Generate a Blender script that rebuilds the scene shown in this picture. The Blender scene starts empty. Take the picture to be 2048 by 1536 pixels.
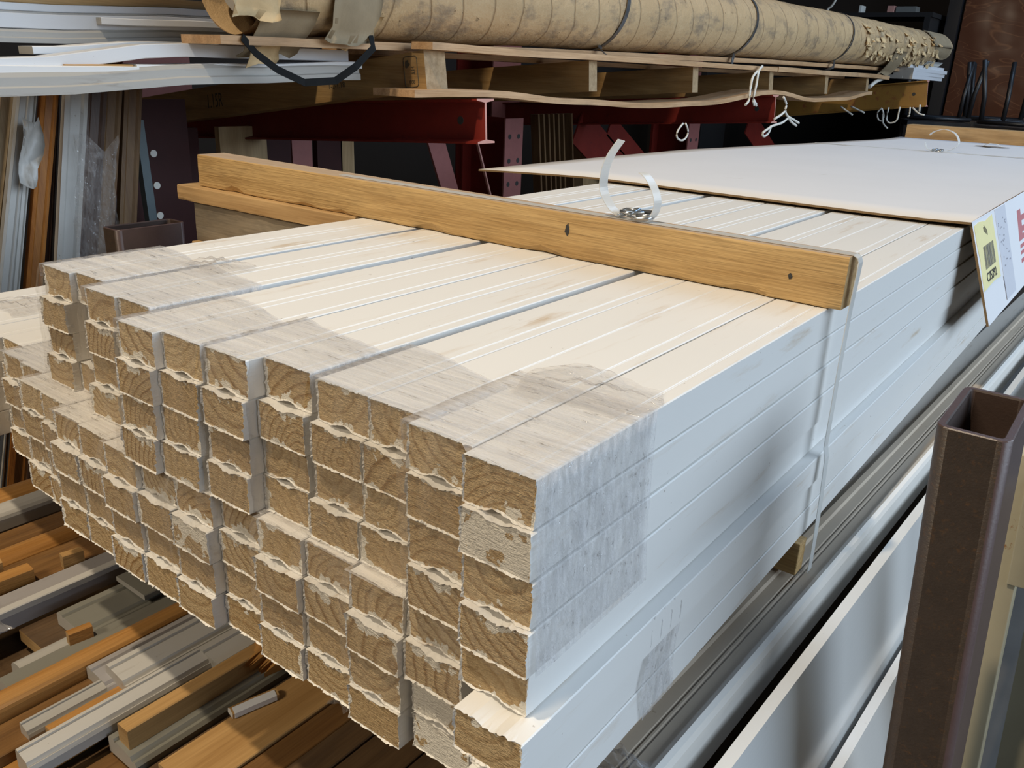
import bpy, math, random
from mathutils import Vector, Matrix

# ------------------------------------------------------------------ camera, world, lights
ZO = 1.05                     # height of the main stack's top above the floor
scene = bpy.context.scene
col = scene.collection
scene.view_settings.view_transform = 'Standard'
scene.view_settings.look = 'None'
scene.view_settings.gamma = 1.0
scene.view_settings.use_curve_mapping = False
scene.view_settings.exposure = 0.0

CAM = (0.856031542, -0.320343833, 0.195800733 + ZO)
cd = bpy.data.cameras.new('camera')
cam = bpy.data.objects.new('camera', cd); col.objects.link(cam)
cam.location = CAM
yaw, pit, rol = 0.6349948, 1.2136490, 0.0408531
cam.rotation_mode = 'QUATERNION'
cam.rotation_quaternion = (Matrix.Rotation(yaw, 3, 'Z') @ Matrix.Rotation(pit, 3, 'X') @ Matrix.Rotation(rol, 3, 'Z')).to_quaternion()
cd.sensor_fit = 'HORIZONTAL'; cd.sensor_width = 36.0
cd.lens = 36.0 * 1681.72 / 2048.0
cd.clip_start = 0.01; cd.clip_end = 100
scene.camera = cam

w = bpy.data.worlds.new('world'); scene.world = w; w.use_nodes = True
w.node_tree.nodes['Background'].inputs[0].default_value = (0.75, 0.80, 0.9, 1)
w.node_tree.nodes['Background'].inputs[1].default_value = 0.045

def lamp(name, kind, loc, power, color, target=None, **kw):
    d = bpy.data.lights.new(name, kind); d.energy = power; d.color = color
    for k, v in kw.items(): setattr(d, k, v)
    o = bpy.data.objects.new(name, d); col.objects.link(o); o.location = (loc[0], loc[1], loc[2] + ZO)
    if target is not None:
        o.rotation_euler = (Vector(target) + Vector((0, 0, ZO)) - o.location).to_track_quat('-Z', 'Y').to_euler()
    return o
# warm ceiling lamp, daylight from the loading door far right, unseen warm fill added behind the viewer to brighten the board ends
lamp('ceiling_lamp', 'SPOT', (0.12, -1.0, 3.4), 350, (1.0, 0.84, 0.62), (0.1, 0.6, 0.0), shadow_soft_size=0.06, spot_size=2.0, spot_blend=0.6)
lamp('rear_fill_light', 'AREA', (-0.5, -3.6, 3.0), 104, (1.0, 0.85, 0.64), (0.2, 0.5, 0.0), shape='RECTANGLE', size=1.2, size_y=0.8)
lamp('door_daylight', 'AREA', (4.6, 2.3, 1.6), 265, (0.68, 0.83, 1.0), (0.6, 1.7, -0.1), shape='RECTANGLE', size=6.6, size_y=2.2)
lamp('skylight', 'AREA', (1.3, 4.8, 3.6), 60, (0.42, 0.66, 1.0), (0.4, 3.0, 0.0), shape='RECTANGLE', size=1.6, size_y=2.0)

# ------------------------------------------------------------------ helpers
def tag(o, label=None, cat=None, group=None, kind=None):
    if label: o['label'] = label
    if cat: o['category'] = cat
    if group: o['group'] = group
    if kind: o['kind'] = kind
    elif label and cat: o['kind'] = 'thing'
    return o

def thing(name, label, cat, loc, group=None):
    o = bpy.data.objects.new(name, None); col.objects.link(o)
    o.empty_display_size = 0.05
    o.location = (loc[0], loc[1], loc[2] + ZO)
    return tag(o, label, cat, group)

class MB:
    def __init__(s): s.v = []; s.f = []; s.m = []; s.sm = []
    def add(s, vs, fs, m=0, smooth=False):
        b = len(s.v); s.v += [Vector(q) for q in vs]
        for f in fs: s.f.append([b + i for i in f]); s.m.append(m); s.sm.append(smooth)
    def box(s, x0, x1, y0, y1, z0, z1, m=0):
        s.add([(x0,y0,z0),(x1,y0,z0),(x1,y1,z0),(x0,y1,z0),(x0,y0,z1),(x1,y0,z1),(x1,y1,z1),(x0,y1,z1)],
              [(0,3,2,1),(4,5,6,7),(0,1,5,4),(1,2,6,5),(2,3,7,6),(3,0,4,7)], m)
    def sweep(s, prof, path, up=(0,0,1), m=0, cap=None, closed=True, smooth=False, scales=None, ups=None):
        path = [Vector(p) for p in path]; n = len(prof); vs = []
        for i, p in enumerate(path):
            a = path[max(i-1, 0)]; b = path[min(i+1, len(path)-1)]
            t = (b - a).normalized(); u = Vector(ups[i] if ups else up)
            r = t.cross(u)
            if r.length < 1e-6: r = t.cross(Vector((0.3, 1, 0.2)))
            r.normalize(); q = r.cross(t)
            k = scales[i] if scales else 1.0
            for (x, z) in prof: vs.append(p + r*x*k + q*z*k)
        fs = []
        for i in range(len(path)-1):
            for j in range(n if closed else n-1):
                j2 = (j+1) % n
                fs.append((i*n+j, i*n+j2, (i+1)*n+j2, (i+1)*n+j))
        s.add(vs, fs, m, smooth)
        if closed:
            b = len(s.v) - len(vs); c = m if cap is None else cap
            s.f.append([b + j for j in range(n-1, -1, -1)]); s.m.append(c); s.sm.append(False)
            s.f.append([b + (len(path)-1)*n + j for j in range(n)]); s.m.append(c); s.sm.append(False)
    def tube(s, path, r, n=8, m=0):
        s.sweep([(r*math.cos(2*math.pi*k/n), r*math.sin(2*math.pi*k/n)) for k in range(n)], path, m=m, smooth=True)
    def cyl(s, a, b, r, n=20, m=0, cap=None):
        s.sweep([(r*math.cos(2*math.pi*k/n), r*math.sin(2*math.pi*k/n)) for k in range(n)], [a, b], m=m, cap=cap, smooth=True)
    def build(s, name, mats, parent=None, bevel=0.0, origin=None, fixn=True):
        lo = Vector((min(v[i] for v in s.v) for i in range(3))); hi = Vector((max(v[i] for v in s.v) for i in range(3)))
        o0 = Vector(origin) if origin else Vector(((lo.x+hi.x)/2, (lo.y+hi.y)/2, lo.z))
        me = bpy.data.meshes.new(name)
        me.from_pydata([v - o0 for v in s.v], [], s.f)
        for i, p in enumerate(me.polygons): p.material_index = s.m[i]; p.use_smooth = s.sm[i]
        for mt in (mats if isinstance(mats, (list, tuple)) else [mats]): me.materials.append(mt)
        me.update()
        if fixn:
            import bmesh
            bm = bmesh.new(); bm.from_mesh(me); bmesh.ops.recalc_face_normals(bm, faces=bm.faces); bm.to_mesh(me); bm.free()
        o = bpy.data.objects.new(name, me); col.objects.link(o)
        wl = o0 + Vector((0, 0, ZO))
        if parent is not None:
            o.parent = parent; o.location = wl - world_loc(parent)
        else: o.location = wl
        if bevel:
            md = o.modifiers.new('bevel', 'BEVEL'); md.width = bevel; md.segments = 2; md.limit_method = 'ANGLE'; md.angle_limit = 0.7
        return o
def world_loc(o):
    p = Vector(o.location)
    while o.parent is not None: o = o.parent; p += Vector(o.location)
    return p

def rect(x0, x1, z0, z1): return [(x0, z0), (x1, z0), (x1, z1), (x0, z1)]
def text_mesh(body, size, mat, name, parent, origin, xdir, ydir, align='CENTER', sx=1.0, extrude=0.0002, bold=0.0):
    cu = bpy.data.curves.new('tmp', 'FONT'); cu.body = body; cu.size = size; cu.align_x = align; cu.align_y = 'CENTER'
    cu.extrude = extrude; cu.offset = bold; cu.resolution_u = 3
    t = bpy.data.objects.new('tmp', cu); col.objects.link(t)
    dg = bpy.context.evaluated_depsgraph_get()
    me = bpy.data.meshes.new_from_object(t.evaluated_get(dg)); bpy.data.objects.remove(t)
    xd = Vector(xdir).normalized()*sx; yd = Vector(ydir).normalized(); zd = xd.cross(yd).normalized()
    me.transform(Matrix((xd, yd, zd)).transposed().to_4x4())
    me.materials.clear(); me.materials.append(mat); me.name = name
    o = bpy.data.objects.new(name, me); col.objects.link(o)
    wl = Vector(origin) + Vector((0, 0, ZO)); o.parent = parent
    o.location = wl - world_loc(parent); return o

# ------------------------------------------------------------------ materials
class NT:
    def __init__(s, name):
        s.mat = bpy.data.materials.new(name); s.mat.use_nodes = True; s.t = s.mat.node_tree
        s.b = s.t.nodes['Principled BSDF']; s.out = s.t.nodes['Material Output']
    def n(s, typ, **kw):
        o = s.t.nodes.new(typ)
        for k, v in kw.items(): setattr(o, k, v)
        return o
    def link(s, a, b): s.t.links.new(a, b)
    def put(s, sock, v):
        if hasattr(v, 'is_output') or isinstance(v, bpy.types.NodeSocket): s.link(v, sock)
        else: sock.default_value = v
    def coords(s, scale=(1,1,1), rnd=0.0):
        tc = s.n('ShaderNodeTexCoord'); mp = s.n('ShaderNodeMapping'); mp.inputs['Scale'].default_value = scale
        v = tc.outputs['Object']
        if rnd:
            oi = s.n('ShaderNodeObjectInfo'); ad = s.n('ShaderNodeVectorMath', operation='ADD')
            cb = s.n('ShaderNodeCombineXYZ')
            for i in range(3): s.link(s.math('MULTIPLY', oi.outputs['Random'], rnd*(1+i*0.37)), cb.inputs[i])
            s.link(v, mp.inputs['Vector']); s.link(mp.outputs[0], ad.inputs[0]); s.link(cb.outputs[0], ad.inputs[1]); return ad.outputs[0]
        s.link(v, mp.inputs['Vector']); return mp.outputs[0]
    def noise(s, vec, scale, detail=3, rough=0.55, dist=0.0):
        o = s.n('ShaderNodeTexNoise'); s.link(vec, o.inputs['Vector'])
        o.inputs['Scale'].default_value = scale; o.inputs['Detail'].default_value = detail; o.inputs['Roughness'].default_value = rough
        o.inputs['Distortion'].default_value = dist; return o.outputs['Fac']
    def math(s, op, a, b=0.0, c=None):
        o = s.n('ShaderNodeMath', operation=op); s.put(o.inputs[0], a); s.put(o.inputs[1], b)
        if c is not None: s.put(o.inputs[2], c)
        return o.outputs[0]
    def ramp(s, fac, stops, interp='LINEAR'):
        o = s.n('ShaderNodeValToRGB'); s.link(fac, o.inputs[0]); e = o.color_ramp.elements; o.color_ramp.interpolation = interp
        while len(e) < len(stops): e.new(0.5)
        for i, (p, c) in enumerate(stops):
            e[i].position = p; e[i].color = (c[0], c[1], c[2], 1) if isinstance(c, (tuple, list)) else (c, c, c, 1)
        return o.outputs[0]
    def mix(s, fac, a, b, blend='MIX'):
        o = s.n('ShaderNodeMix', data_type='RGBA', blend_type=blend)
        s.put(o.inputs[0], fac); s.put(o.inputs[6], a if not isinstance(a, tuple) else (*a[:3], 1)); s.put(o.inputs[7], b if not isinstance(b, tuple) else (*b[:3], 1))
        return o.outputs[2]
    def sep(s, vec):
        o = s.n('ShaderNodeSeparateXYZ'); s.link(vec, o.inputs[0]); return o.outputs
    def bump(s, h, strength=0.3, dist=0.002):
        o = s.n('ShaderNodeBump'); s.link(h, o.inputs['Height']); o.inputs['Strength'].default_value = strength; o.inputs['Distance'].default_value = dist
        s.link(o.outputs[0], s.b.inputs['Normal']); return o.outputs[0]
    def fin(s, color, rough=0.5, spec=0.5, metal=0.0):
        s.put(s.b.inputs['Base Color'], color if not isinstance(color, tuple) else (*color[:3], 1))
        s.put(s.b.inputs['Roughness'], rough); s.b.inputs['Specular IOR Level'].default_value = spec; s.b.inputs['Metallic'].default_value = metal
        return s.mat

def axis_scale(axis, along, across):
    return tuple(along if a == axis else across for a in 'XYZ')

def m_paint(name, base, dirt=(0.55, 0.42, 0.28), amount=0.5, rough=0.45, axis='Y'):
    t = NT(name)
    v = t.coords(axis_scale(axis, 3, 40), 7.0); v2 = t.coords(axis_scale(axis, 14, 90), 11.0)
    d = t.ramp(t.noise(v, 1.0, 5, 0.65), [(0.54, 0.0), (0.70, 1.0)])
    d2 = t.ramp(t.noise(v2, 1.0, 4, 0.6), [(0.5, 0.0), (0.68, 1.0)])
    m = t.math('MULTIPLY', t.math('MULTIPLY', d, d2), amount)
    c = t.mix(t.noise(t.coords(axis_scale(axis, 1.2, 9), 5.0), 1.0, 2), base, tuple(x*0.93 for x in base))
    c = t.mix(m, c, dirt)
    sp = t.ramp(t.noise(t.coords((1,1,1), 3.0), 160, 2), [(0.74, 0.0), (0.78, 1.0)])
    c = t.mix(t.math('MULTIPLY', sp, 0.5*min(1, amount*2)), c, (0.2, 0.14, 0.09))
    t.bump(t.noise(v2, 3.0, 3), 0.08, 0.001)
    return t.fin(c, rough)

def m_wood(name, light, dark, axis='Y', scale=1.0, rough=0.6, fine=0.25, dirt=0.0, dirtc=(0.05, 0.045, 0.04), bump=0.25, contrast=(0.35, 0.65)):
    t = NT(name)
    w1 = t.noise(t.coords(axis_scale(axis, 1.6*scale, 7*scale), 9.0), 1.0, 2)
    v = t.coords(axis_scale(axis, 2.2*scale, 34*scale), 13.0)
    ad = t.n('ShaderNodeVectorMath', operation='ADD'); t.link(v, ad.inputs[0])
    cb = t.n('ShaderNodeCombineXYZ')
    for i in range(3): t.link(t.math('MULTIPLY', w1, 2.2), cb.inputs[i])
    t.link(cb.outputs[0], ad.inputs[1])
    g = t.noise(ad.outputs[0], 1.0, 4, 0.6)
    f = t.noise(t.coords(axis_scale(axis, 12*scale, 420*scale), 3.0), 1.0, 2)
    c = t.ramp(g, [(contrast[0], dark), (contrast[1], light)])
    c = t.mix(fine, c, t.ramp(f, [(0.3, tuple(x*0.62 for x in dark)), (0.7, light)]))
    if dirt:
        k = t.ramp(t.noise(t.coords(axis_scale(axis, 4, 14), 21.0), 1.0, 5, 0.7), [(0.5, 0.0), (0.72, 1.0)])
        c = t.mix(t.math('MULTIPLY', k, dirt), c, dirtc)
    t.bump(t.math('ADD', f, g), bump, 0.0015)
    return t.fin(c, rough, 0.35)

def m_endgrain(name, white=0.0):
    """sawn end: growth rings, saw marks, crusty primer along the edges and around the relief groove"""
    t = NT(name)
    tc = t.n('ShaderNodeTexCoord'); oi = t.n('ShaderNodeObjectInfo'); r = oi.outputs['Random']
    r2 = t.math('FRACT', t.math('MULTIPLY', r, 17.31)); r3 = t.math('FRACT', t.math('MULTIPLY', r, 53.77)); r4 = t.math('FRACT', t.math('MULTIPLY', r, 131.3))
    x, y, z = t.sep(tc.outputs['Object'])          # x: -w/2..w/2, z: 0..h
    vec = t.coords((1,1,1), 3.0)
    n1 = t.noise(vec, 60, 3)
    cx = t.math('MULTIPLY', t.math('SUBTRACT', r2, 0.5), 0.09); cz = t.math('SUBTRACT', t.math('MULTIPLY', r3, 0.11), 0.05)
    dx = t.math('SUBTRACT', x, cx); dz = t.math('SUBTRACT', z, cz)
    d = t.math('SQRT', t.math('ADD', t.math('MULTIPLY', dx, dx), t.math('MULTIPLY', dz, dz)))
    d = t.math('ADD', d, t.math('ADD', t.math('MULTIPLY', n1, 0.005), t.math('MULTIPLY', t.noise(vec, 25, 2), 0.012)))
    fr = t.math('ADD', 60.0, t.math('MULTIPLY', r4, 120.0))
    s = t.math('FRACT', t.math('MULTIPLY', d, fr))
    ring = t.ramp(s, [(0.0, 0.0), (0.6, 0.10), (0.84, 1.0), (0.93, 0.9), (1.0, 0.0)])
    tone = t.mix(r3, (0.52, 0.375, 0.205), (0.66, 0.51, 0.31))
    c = t.mix(t.math('MULTIPLY', ring, t.math('ADD', 0.22, t.math('MULTIPLY', r2, 0.75))), tone, (0.27, 0.15, 0.055))
    saw = t.noise(t.coords((150, 1, 900), 5.0), 1.0, 3, 0.7)
    saw2 = t.noise(vec, 420, 3, 0.7)
    c = t.mix(t.math('MULTIPLY', t.ramp(saw2, [(0.35, 1.0), (0.55, 0.0)]), 0.35), c, (0.24, 0.15, 0.07))
    sp = t.noise(t.coords((230, 1, 420), 8.0), 1.0, 3, 0.75)
    c = t.mix(t.math('MULTIPLY', t.ramp(sp, [(0.54, 0.0), (0.68, 1.0)]), 0.4), c, (0.66, 0.53, 0.34))
    c = t.mix(t.math('MULTIPLY', t.ramp(sp, [(0.30, 1.0), (0.42, 0.0)]), 0.4), c, (0.22, 0.13, 0.055))
    c = t.mix(t.math('MULTIPLY', t.math('FRACT', t.math('MULTIPLY', r, 7.7)), 0.28), c, (0.30, 0.19, 0.085))
    # primer mask
    hw, h = 0.02465, 0.0302
    ex = t.math('SUBTRACT', hw, t.math('ABSOLUTE', x)); ez = t.math('MINIMUM', z, t.math('SUBTRACT', h, z))
    e = t.math('MINIMUM', ex, ez)
    jag = t.noise(vec, 170, 4, 0.7); big = t.noise(vec, 38, 3)
    thr = t.math('ADD', t.math('MULTIPLY', t.math('SUBTRACT', jag, 0.38), 0.009), t.math('MULTIPLY', t.math('SUBTRACT', big, 0.55), 0.030))
    edge = t.math('LESS_THAN', e, thr)
    # crust around the groove (both faces, object property picks the side through Random-independent geometry: local z)
    at = t.n('ShaderNodeAttribute'); at.attribute_type = 'OBJECT'; at.attribute_name = 'groove_z'
    gz = t.math('SUBTRACT', z, at.outputs['Fac'])
    ge = t.math('ADD', t.math('POWER', t.math('DIVIDE', t.math('SUBTRACT', x, t.math('MULTIPLY', t.math('SUBTRACT', r4, 0.5), 0.012)), 0.0170), 2.0), t.math('POWER', t.math('DIVIDE', gz, 0.0085), 2.0))
    big2 = t.noise(vec, 90, 2)
    gm = t.math('LESS_THAN', t.math('ADD', ge, t.math('ADD', t.math('MULTIPLY', t.math('SUBTRACT', jag, 0.5), 3.6), t.math('MULTIPLY', t.math('SUBTRACT', big2, 0.5), 5.0))), t.math('SUBTRACT', t.math('MULTIPLY', r2, 1.7), 0.75))
    m = t.math('MAXIMUM', edge, gm)
    if white:
        m = t.math('MAXIMUM', m, t.math('GREATER_THAN', t.math('ADD', t.noise(vec, 45, 4), white), 0.95))
    c = t.mix(m, c, (0.80, 0.77, 0.70))
    hgt = t.math('ADD', t.math('MULTIPLY', saw, 0.5), t.math('ADD', t.math('MULTIPLY', saw2, 0.6), t.math('MULTIPLY', m, 0.8)))
    t.bump(hgt, 1.0, 0.0022)
    return t.fin(c, 0.8, 0.2)

def m_flat(name, c, rough=0.5, spec=0.5, metal=0.0, var=0.15, scale=20, bump=0.0, second=None, thr=(0.55, 0.7), axis=None):
    t = NT(name)
    v = t.coords(axis_scale(axis, 2, 20) if axis else (1,1,1), 5.0); sc = 1.0 if axis else scale
    n = t.noise(v, sc, 4, 0.6)
    cc = t.mix(n, tuple(x*(1-var) for x in c), tuple(min(1, x*(1+var)) for x in c))
    if second: cc = t.mix(t.ramp(t.noise(v, sc*2.3, 5, 0.7), [(thr[0], 0.0), (thr[1], 1.0)]), cc, second)
    if bump: t.bump(t.noise(v, sc*6, 4, 0.6), bump, 0.001)
    return t.fin(cc, rough, spec, metal)

def m_film(name, haze=0.3, axis_angle=0.0, color=(0.62, 0.59, 0.57), strength=1.0, front=False):
    """clear stretch film: mostly see-through, streaky haze, shiny wrinkles"""
    t = NT(name); nt = t.t
    sc = (5, 140, 60) if not front else (60, 10, 12)
    v = t.coords(sc, 9.0)
    st = t.noise(v, 1.0, 4, 0.65, 0.6)
    big = t.noise(t.coords((1,1,1), 4.0), 14, 3)
    a = t.math('MULTIPLY', t.ramp(st, [(0.3, 0.35), (0.7, 1.5)]), haze)
    a = t.math('MULTIPLY', a, t.math('ADD', 0.55, t.math('MULTIPLY', big, 0.9)))
    wr = t.noise(t.coords(tuple(s_*1.4 for s_ in sc), 6.0), 1.0, 5, 0.75, 1.0)
    bp = t.n('ShaderNodeBump'); bp.inputs['Strength'].default_value = 0.9; bp.inputs['Distance'].default_value = 0.003
    t.link(wr, bp.inputs['Height']); t.link(bp.outputs[0], t.b.inputs['Normal'])
    t.fin(color, 0.28, 0.6)
    tr = t.n('ShaderNodeBsdfTransparent'); tr.inputs[0].default_value = (0.985, 0.98, 0.975, 1)
    mx = t.n('ShaderNodeMixShader'); t.link(a, mx.inputs[0]); t.link(tr.outputs[0], mx.inputs[1]); t.link(t.b.outputs[0], mx.inputs[2])
    gl = t.n('ShaderNodeBsdfGlossy'); gl.inputs['Roughness'].default_value = 0.16; t.link(bp.outputs[0], gl.inputs['Normal'])
    fl = t.math('MULTIPLY', t.ramp(t.noise(t.coords((40, 260, 160) if not front else (150, 50, 120), 2.0), 1.0, 3, 0.7), [(0.60, 0.0), (0.72, 1.0)]), 0.5*strength)
    mx2 = t.n('ShaderNodeMixShader'); t.link(fl, mx2.inputs[0]); t.link(mx.outputs[0], mx2.inputs[1]); t.link(gl.outputs[0], mx2.inputs[2])
    t.link(mx2.outputs[0], t.out.inputs['Surface'])
    return t.mat

def m_roll():
    t = NT('kraft_wrap')
    tc = t.n('ShaderNodeTexCoord'); x, y, z = t.sep(tc.outputs['Object'])
    v = t.coords((1,1,1)); n = t.noise(v, 9, 5, 0.65); n2 = t.noise(v, 34, 5, 0.7)
    c = t.mix(n, (0.40, 0.265, 0.13), (0.56, 0.40, 0.225))
    s = t.math('FRACT', t.math('DIVIDE', t.math('ADD', t.math('ADD', y, t.math('MULTIPLY', z, 0.25)), t.math('MULTIPLY', t.noise(v, 7, 2), 0.035)), 0.105))
    seam = t.ramp(s, [(0.0, 1.0), (0.035, 0.0), (0.95, 0.0), (1.0, 1.0)])
    c = t.mix(t.math('MULTIPLY', seam, 0.6), c, (0.17, 0.10, 0.045))
    mid = t.ramp(t.math('ABSOLUTE', z), [(0.13, 1.0), (0.17, 0.0)])
    stain = t.math('MULTIPLY', t.ramp(t.noise(t.coords((1, 0.55, 1)), 16, 5, 0.7), [(0.50, 0.0), (0.66, 1.0)]), 0.75)
    c = t.mix(stain, c, (0.19, 0.145, 0.10))
    tear = t.ramp(n2, [(0.66, 0.0), (0.70, 1.0)])
    far = t.ramp(t.math('ADD', t.math('MULTIPLY', y, 0.2), 0.5), [(0.62, 0.25), (0.85, 1.0)])
    c = t.mix(t.math('MULTIPLY', tear, far), c, (0.09, 0.045, 0.015))
    sc_ = t.math('MULTIPLY', t.ramp(t.noise(v, 26, 4, 0.7), [(0.58, 0.0), (0.64, 1.0)]), t.math('MULTIPLY', far, 0.55))
    c = t.mix(sc_, c, (0.72, 0.55, 0.33))
    t.bump(t.math('SUBTRACT', t.math('ADD', n2, n), t.math('ADD', t.math('MULTIPLY', seam, 0.6), t.math('MULTIPLY', tear, 1.5))), 0.7, 0.006)
    return t.fin(c, 0.62, 0.35)

def m_panel():
    t = NT('glossy_plywood')
    n = t.noise(t.coords((1.2, 1, 2.6)), 1.6, 2, 0.5, 1.2)
    g = t.math('FRACT', t.math('MULTIPLY', n, 9.0))
    c = t.mix(t.ramp(g, [(0.0, 0.0), (0.08, 1.0), (0.16, 0.0)]), (0.085, 0.03, 0.015), (0.16, 0.065, 0.03))
    t.bump(t.noise(t.coords((1,1,1)), 2.2, 2), 0.5, 0.05)
    return t.fin(c, 0.22, 0.7)

P = {}
P['paint'] = m_paint('cream_primer', (0.80, 0.785, 0.75), amount=0.9)
P['end'] = m_endgrain('sawn_pine_end'); P['endw'] = m_endgrain('sawn_end_with_primer', 0.53)
P['white'] = m_paint('white_primer', (0.74, 0.745, 0.75), amount=0.25)
P['whited'] = m_paint('weathered_shaded_white', (0.40, 0.385, 0.355), dirt=(0.2, 0.16, 0.12), amount=1.0, rough=0.4)  # worn white, darkened further to imitate shade on some mouldings
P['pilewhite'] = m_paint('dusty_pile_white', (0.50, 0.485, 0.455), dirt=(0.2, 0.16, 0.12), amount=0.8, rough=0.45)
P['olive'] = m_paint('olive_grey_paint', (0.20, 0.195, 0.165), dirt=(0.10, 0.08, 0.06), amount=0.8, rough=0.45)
P['lilac'] = m_paint('lilac_grey_shade', (0.33, 0.315, 0.315), dirt=(0.15, 0.12, 0.10), amount=0.5, rough=0.45)  # white board's shade painted in as lilac grey, shared by a grey casing
P['casing'] = m_paint('dusty_casing', (0.74, 0.70, 0.64), dirt=(0.4, 0.33, 0.25), amount=0.8, rough=0.75)
P['dustflat'] = m_paint('brown_dust_on_casing', (0.52, 0.43, 0.33), dirt=(0.3, 0.23, 0.16), amount=0.9, rough=0.8)
P['gloss'] = m_paint('gloss_white', (0.72, 0.71, 0.68), amount=0.15, rough=0.16)
P['beam'] = m_wood('yellow_lumber', (0.60, 0.40, 0.175), (0.42, 0.25, 0.09), 'X', 1.0, fine=0.4, dirt=0.55, dirtc=(0.20, 0.13, 0.06), contrast=(0.36, 0.60), bump=0.8)
P['beamtop'] = m_wood('grey_planed_lumber', (0.52, 0.39, 0.27), (0.40, 0.28, 0.18), 'X', 1.0)
P['plank'] = m_wood('tan_plank', (0.55, 0.36, 0.17), (0.36, 0.21, 0.085), 'X', 1.0, dirt=0.3)
P['greyplank'] = m_wood('weathered_plank', (0.33, 0.27, 0.19), (0.17, 0.13, 0.085), 'X', 1.2, dirt=0.6)
P['pal_y'] = m_wood('pallet_deck', (0.60, 0.39, 0.22), (0.42, 0.24, 0.11), 'Y', 1.0, dirt=0.35, fine=0.35)
P['pal_x'] = m_wood('pallet_stringer', (0.42, 0.27, 0.11), (0.26, 0.145, 0.05), 'X', 1.0, dirt=0.45)
P['pal_end'] = m_wood('pallet_end', (0.46, 0.33, 0.19), (0.30, 0.20, 0.10), 'X', 2.0, dirt=0.3)
P['orange'] = m_wood('stained_moulding', (0.50, 0.26, 0.08), (0.31, 0.14, 0.034), 'Y', 1.0, rough=0.4)
P['brown'] = m_wood('brown_moulding', (0.24, 0.125, 0.042), (0.12, 0.056, 0.018), 'Y', 1.0, rough=0.5, dirt=0.4)
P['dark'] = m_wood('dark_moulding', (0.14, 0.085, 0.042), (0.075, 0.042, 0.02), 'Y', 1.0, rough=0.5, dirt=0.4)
P['tan'] = m_wood('tan_moulding', (0.52, 0.32, 0.13), (0.36, 0.20, 0.07), 'Y', 1.0, rough=0.5)
P['orange_z'] = m_wood('stained_moulding_upright', (0.42, 0.165, 0.03), (0.25, 0.08, 0.014), 'Z', 1.0, rough=0.45)
P['brown_z'] = m_wood('brown_upright', (0.20, 0.115, 0.05), (0.12, 0.06, 0.026), 'Z', 1.0, rough=0.5)
P['dark_z'] = m_wood('dark_upright', (0.10, 0.055, 0.035), (0.055, 0.028, 0.018), 'Z', 1.0, rough=0.35)
P['tan_z'] = m_wood('tan_upright', (0.52, 0.36, 0.19), (0.36, 0.23, 0.11), 'Z', 1.0)
P['cream_z'] = m_wood('cream_moulding_upright', (0.70, 0.58, 0.40), (0.50, 0.36, 0.20), 'Z', 0.6)
P['white_z'] = m_paint('dusty_white_upright', (0.56, 0.54, 0.50), dirt=(0.25, 0.2, 0.14), amount=1.0, rough=0.4, axis='Z')
P['white_x'] = m_paint('white_bar', (0.66, 0.67, 0.69), amount=0.3, rough=0.35)
P['sawend'] = m_wood('cut_end', (0.48, 0.32, 0.15), (0.30, 0.17, 0.06), 'X', 3.0)
P['red'] = m_flat('red_steel', (0.19, 0.018, 0.011), 0.5, 0.4, var=0.25, scale=14, second=(0.10, 0.012, 0.01), thr=(0.6, 0.75), bump=0.15)
P['reddark'] = m_flat('dark_red_steel', (0.038, 0.008, 0.007), 0.6, 0.3, var=0.3, scale=14)
P['redend'] = m_flat('worn_red_end', (0.55, 0.27, 0.22), 0.5, var=0.15, scale=60)
P['pink'] = m_flat('faded_red_steel', (0.33, 0.12, 0.105), 0.45, var=0.15, scale=40)
P['mustard'] = m_flat('mustard_steel', (0.30, 0.155, 0.03), 0.5, var=0.3, scale=10, second=(0.22, 0.06, 0.025))
P['brownsteel'] = m_flat('brown_steel', (0.046, 0.032, 0.023), 0.42, 0.5, var=0.3, scale=90, second=(0.11, 0.055, 0.022), thr=(0.56, 0.8), bump=0.35)
P['purplesteel'] = m_flat('purple_brown_steel', (0.075, 0.048, 0.046), 0.38, 0.5, var=0.2, scale=60, bump=0.15)
P['insidesteel'] = m_flat('tube_inside', (0.04, 0.022, 0.016), 0.6, var=0.3, scale=60, bump=0.2)
P['beige'] = m_flat('rusted_beige_steel', (0.50, 0.44, 0.30), 0.45, var=0.12, scale=20, second=(0.30, 0.12, 0.03), thr=(0.64, 0.72))
P['beige2'] = m_flat('dull_beige_steel', (0.27, 0.25, 0.18), 0.5, var=0.12, scale=12, second=(0.14, 0.05, 0.02), thr=(0.75, 0.8))
P['card'] = m_flat('grey_white_board', (0.74, 0.74, 0.755), 0.6, 0.3, var=0.04, scale=5, second=(0.55, 0.53, 0.50), thr=(0.68, 0.8))
P['cardedge'] = m_flat('corrugated_edge', (0.20, 0.13, 0.065), 0.8, 0.2, scale=200)
P['yellow'] = m_flat('yellow_paper', (0.80, 0.72, 0.36), 0.6, var=0.06, scale=60, second=(0.62, 0.48, 0.2), thr=(0.68, 0.76))
P['paper'] = m_flat('grey_paper', (0.60, 0.61, 0.66), 0.5, var=0.05)
P['ink'] = m_flat('dark_ink', (0.035, 0.033, 0.03), 0.7)
P['inkgrey'] = m_flat('grey_ink', (0.16, 0.155, 0.14), 0.7)
P['inkblue'] = m_flat('pale_ink', (0.32, 0.32, 0.36), 0.7)
P['inkred'] = m_flat('dusty_red_ink', (0.47, 0.16, 0.17), 0.6)
P['stamp'] = m_flat('faded_stamp', (0.06, 0.05, 0.03), 0.8, var=0.4, scale=150)
P['strap'] = None
P['metal'] = m_flat('galvanised_wire', (0.55, 0.57, 0.58), 0.3, metal=1.0, var=0.2, scale=200)
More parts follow.
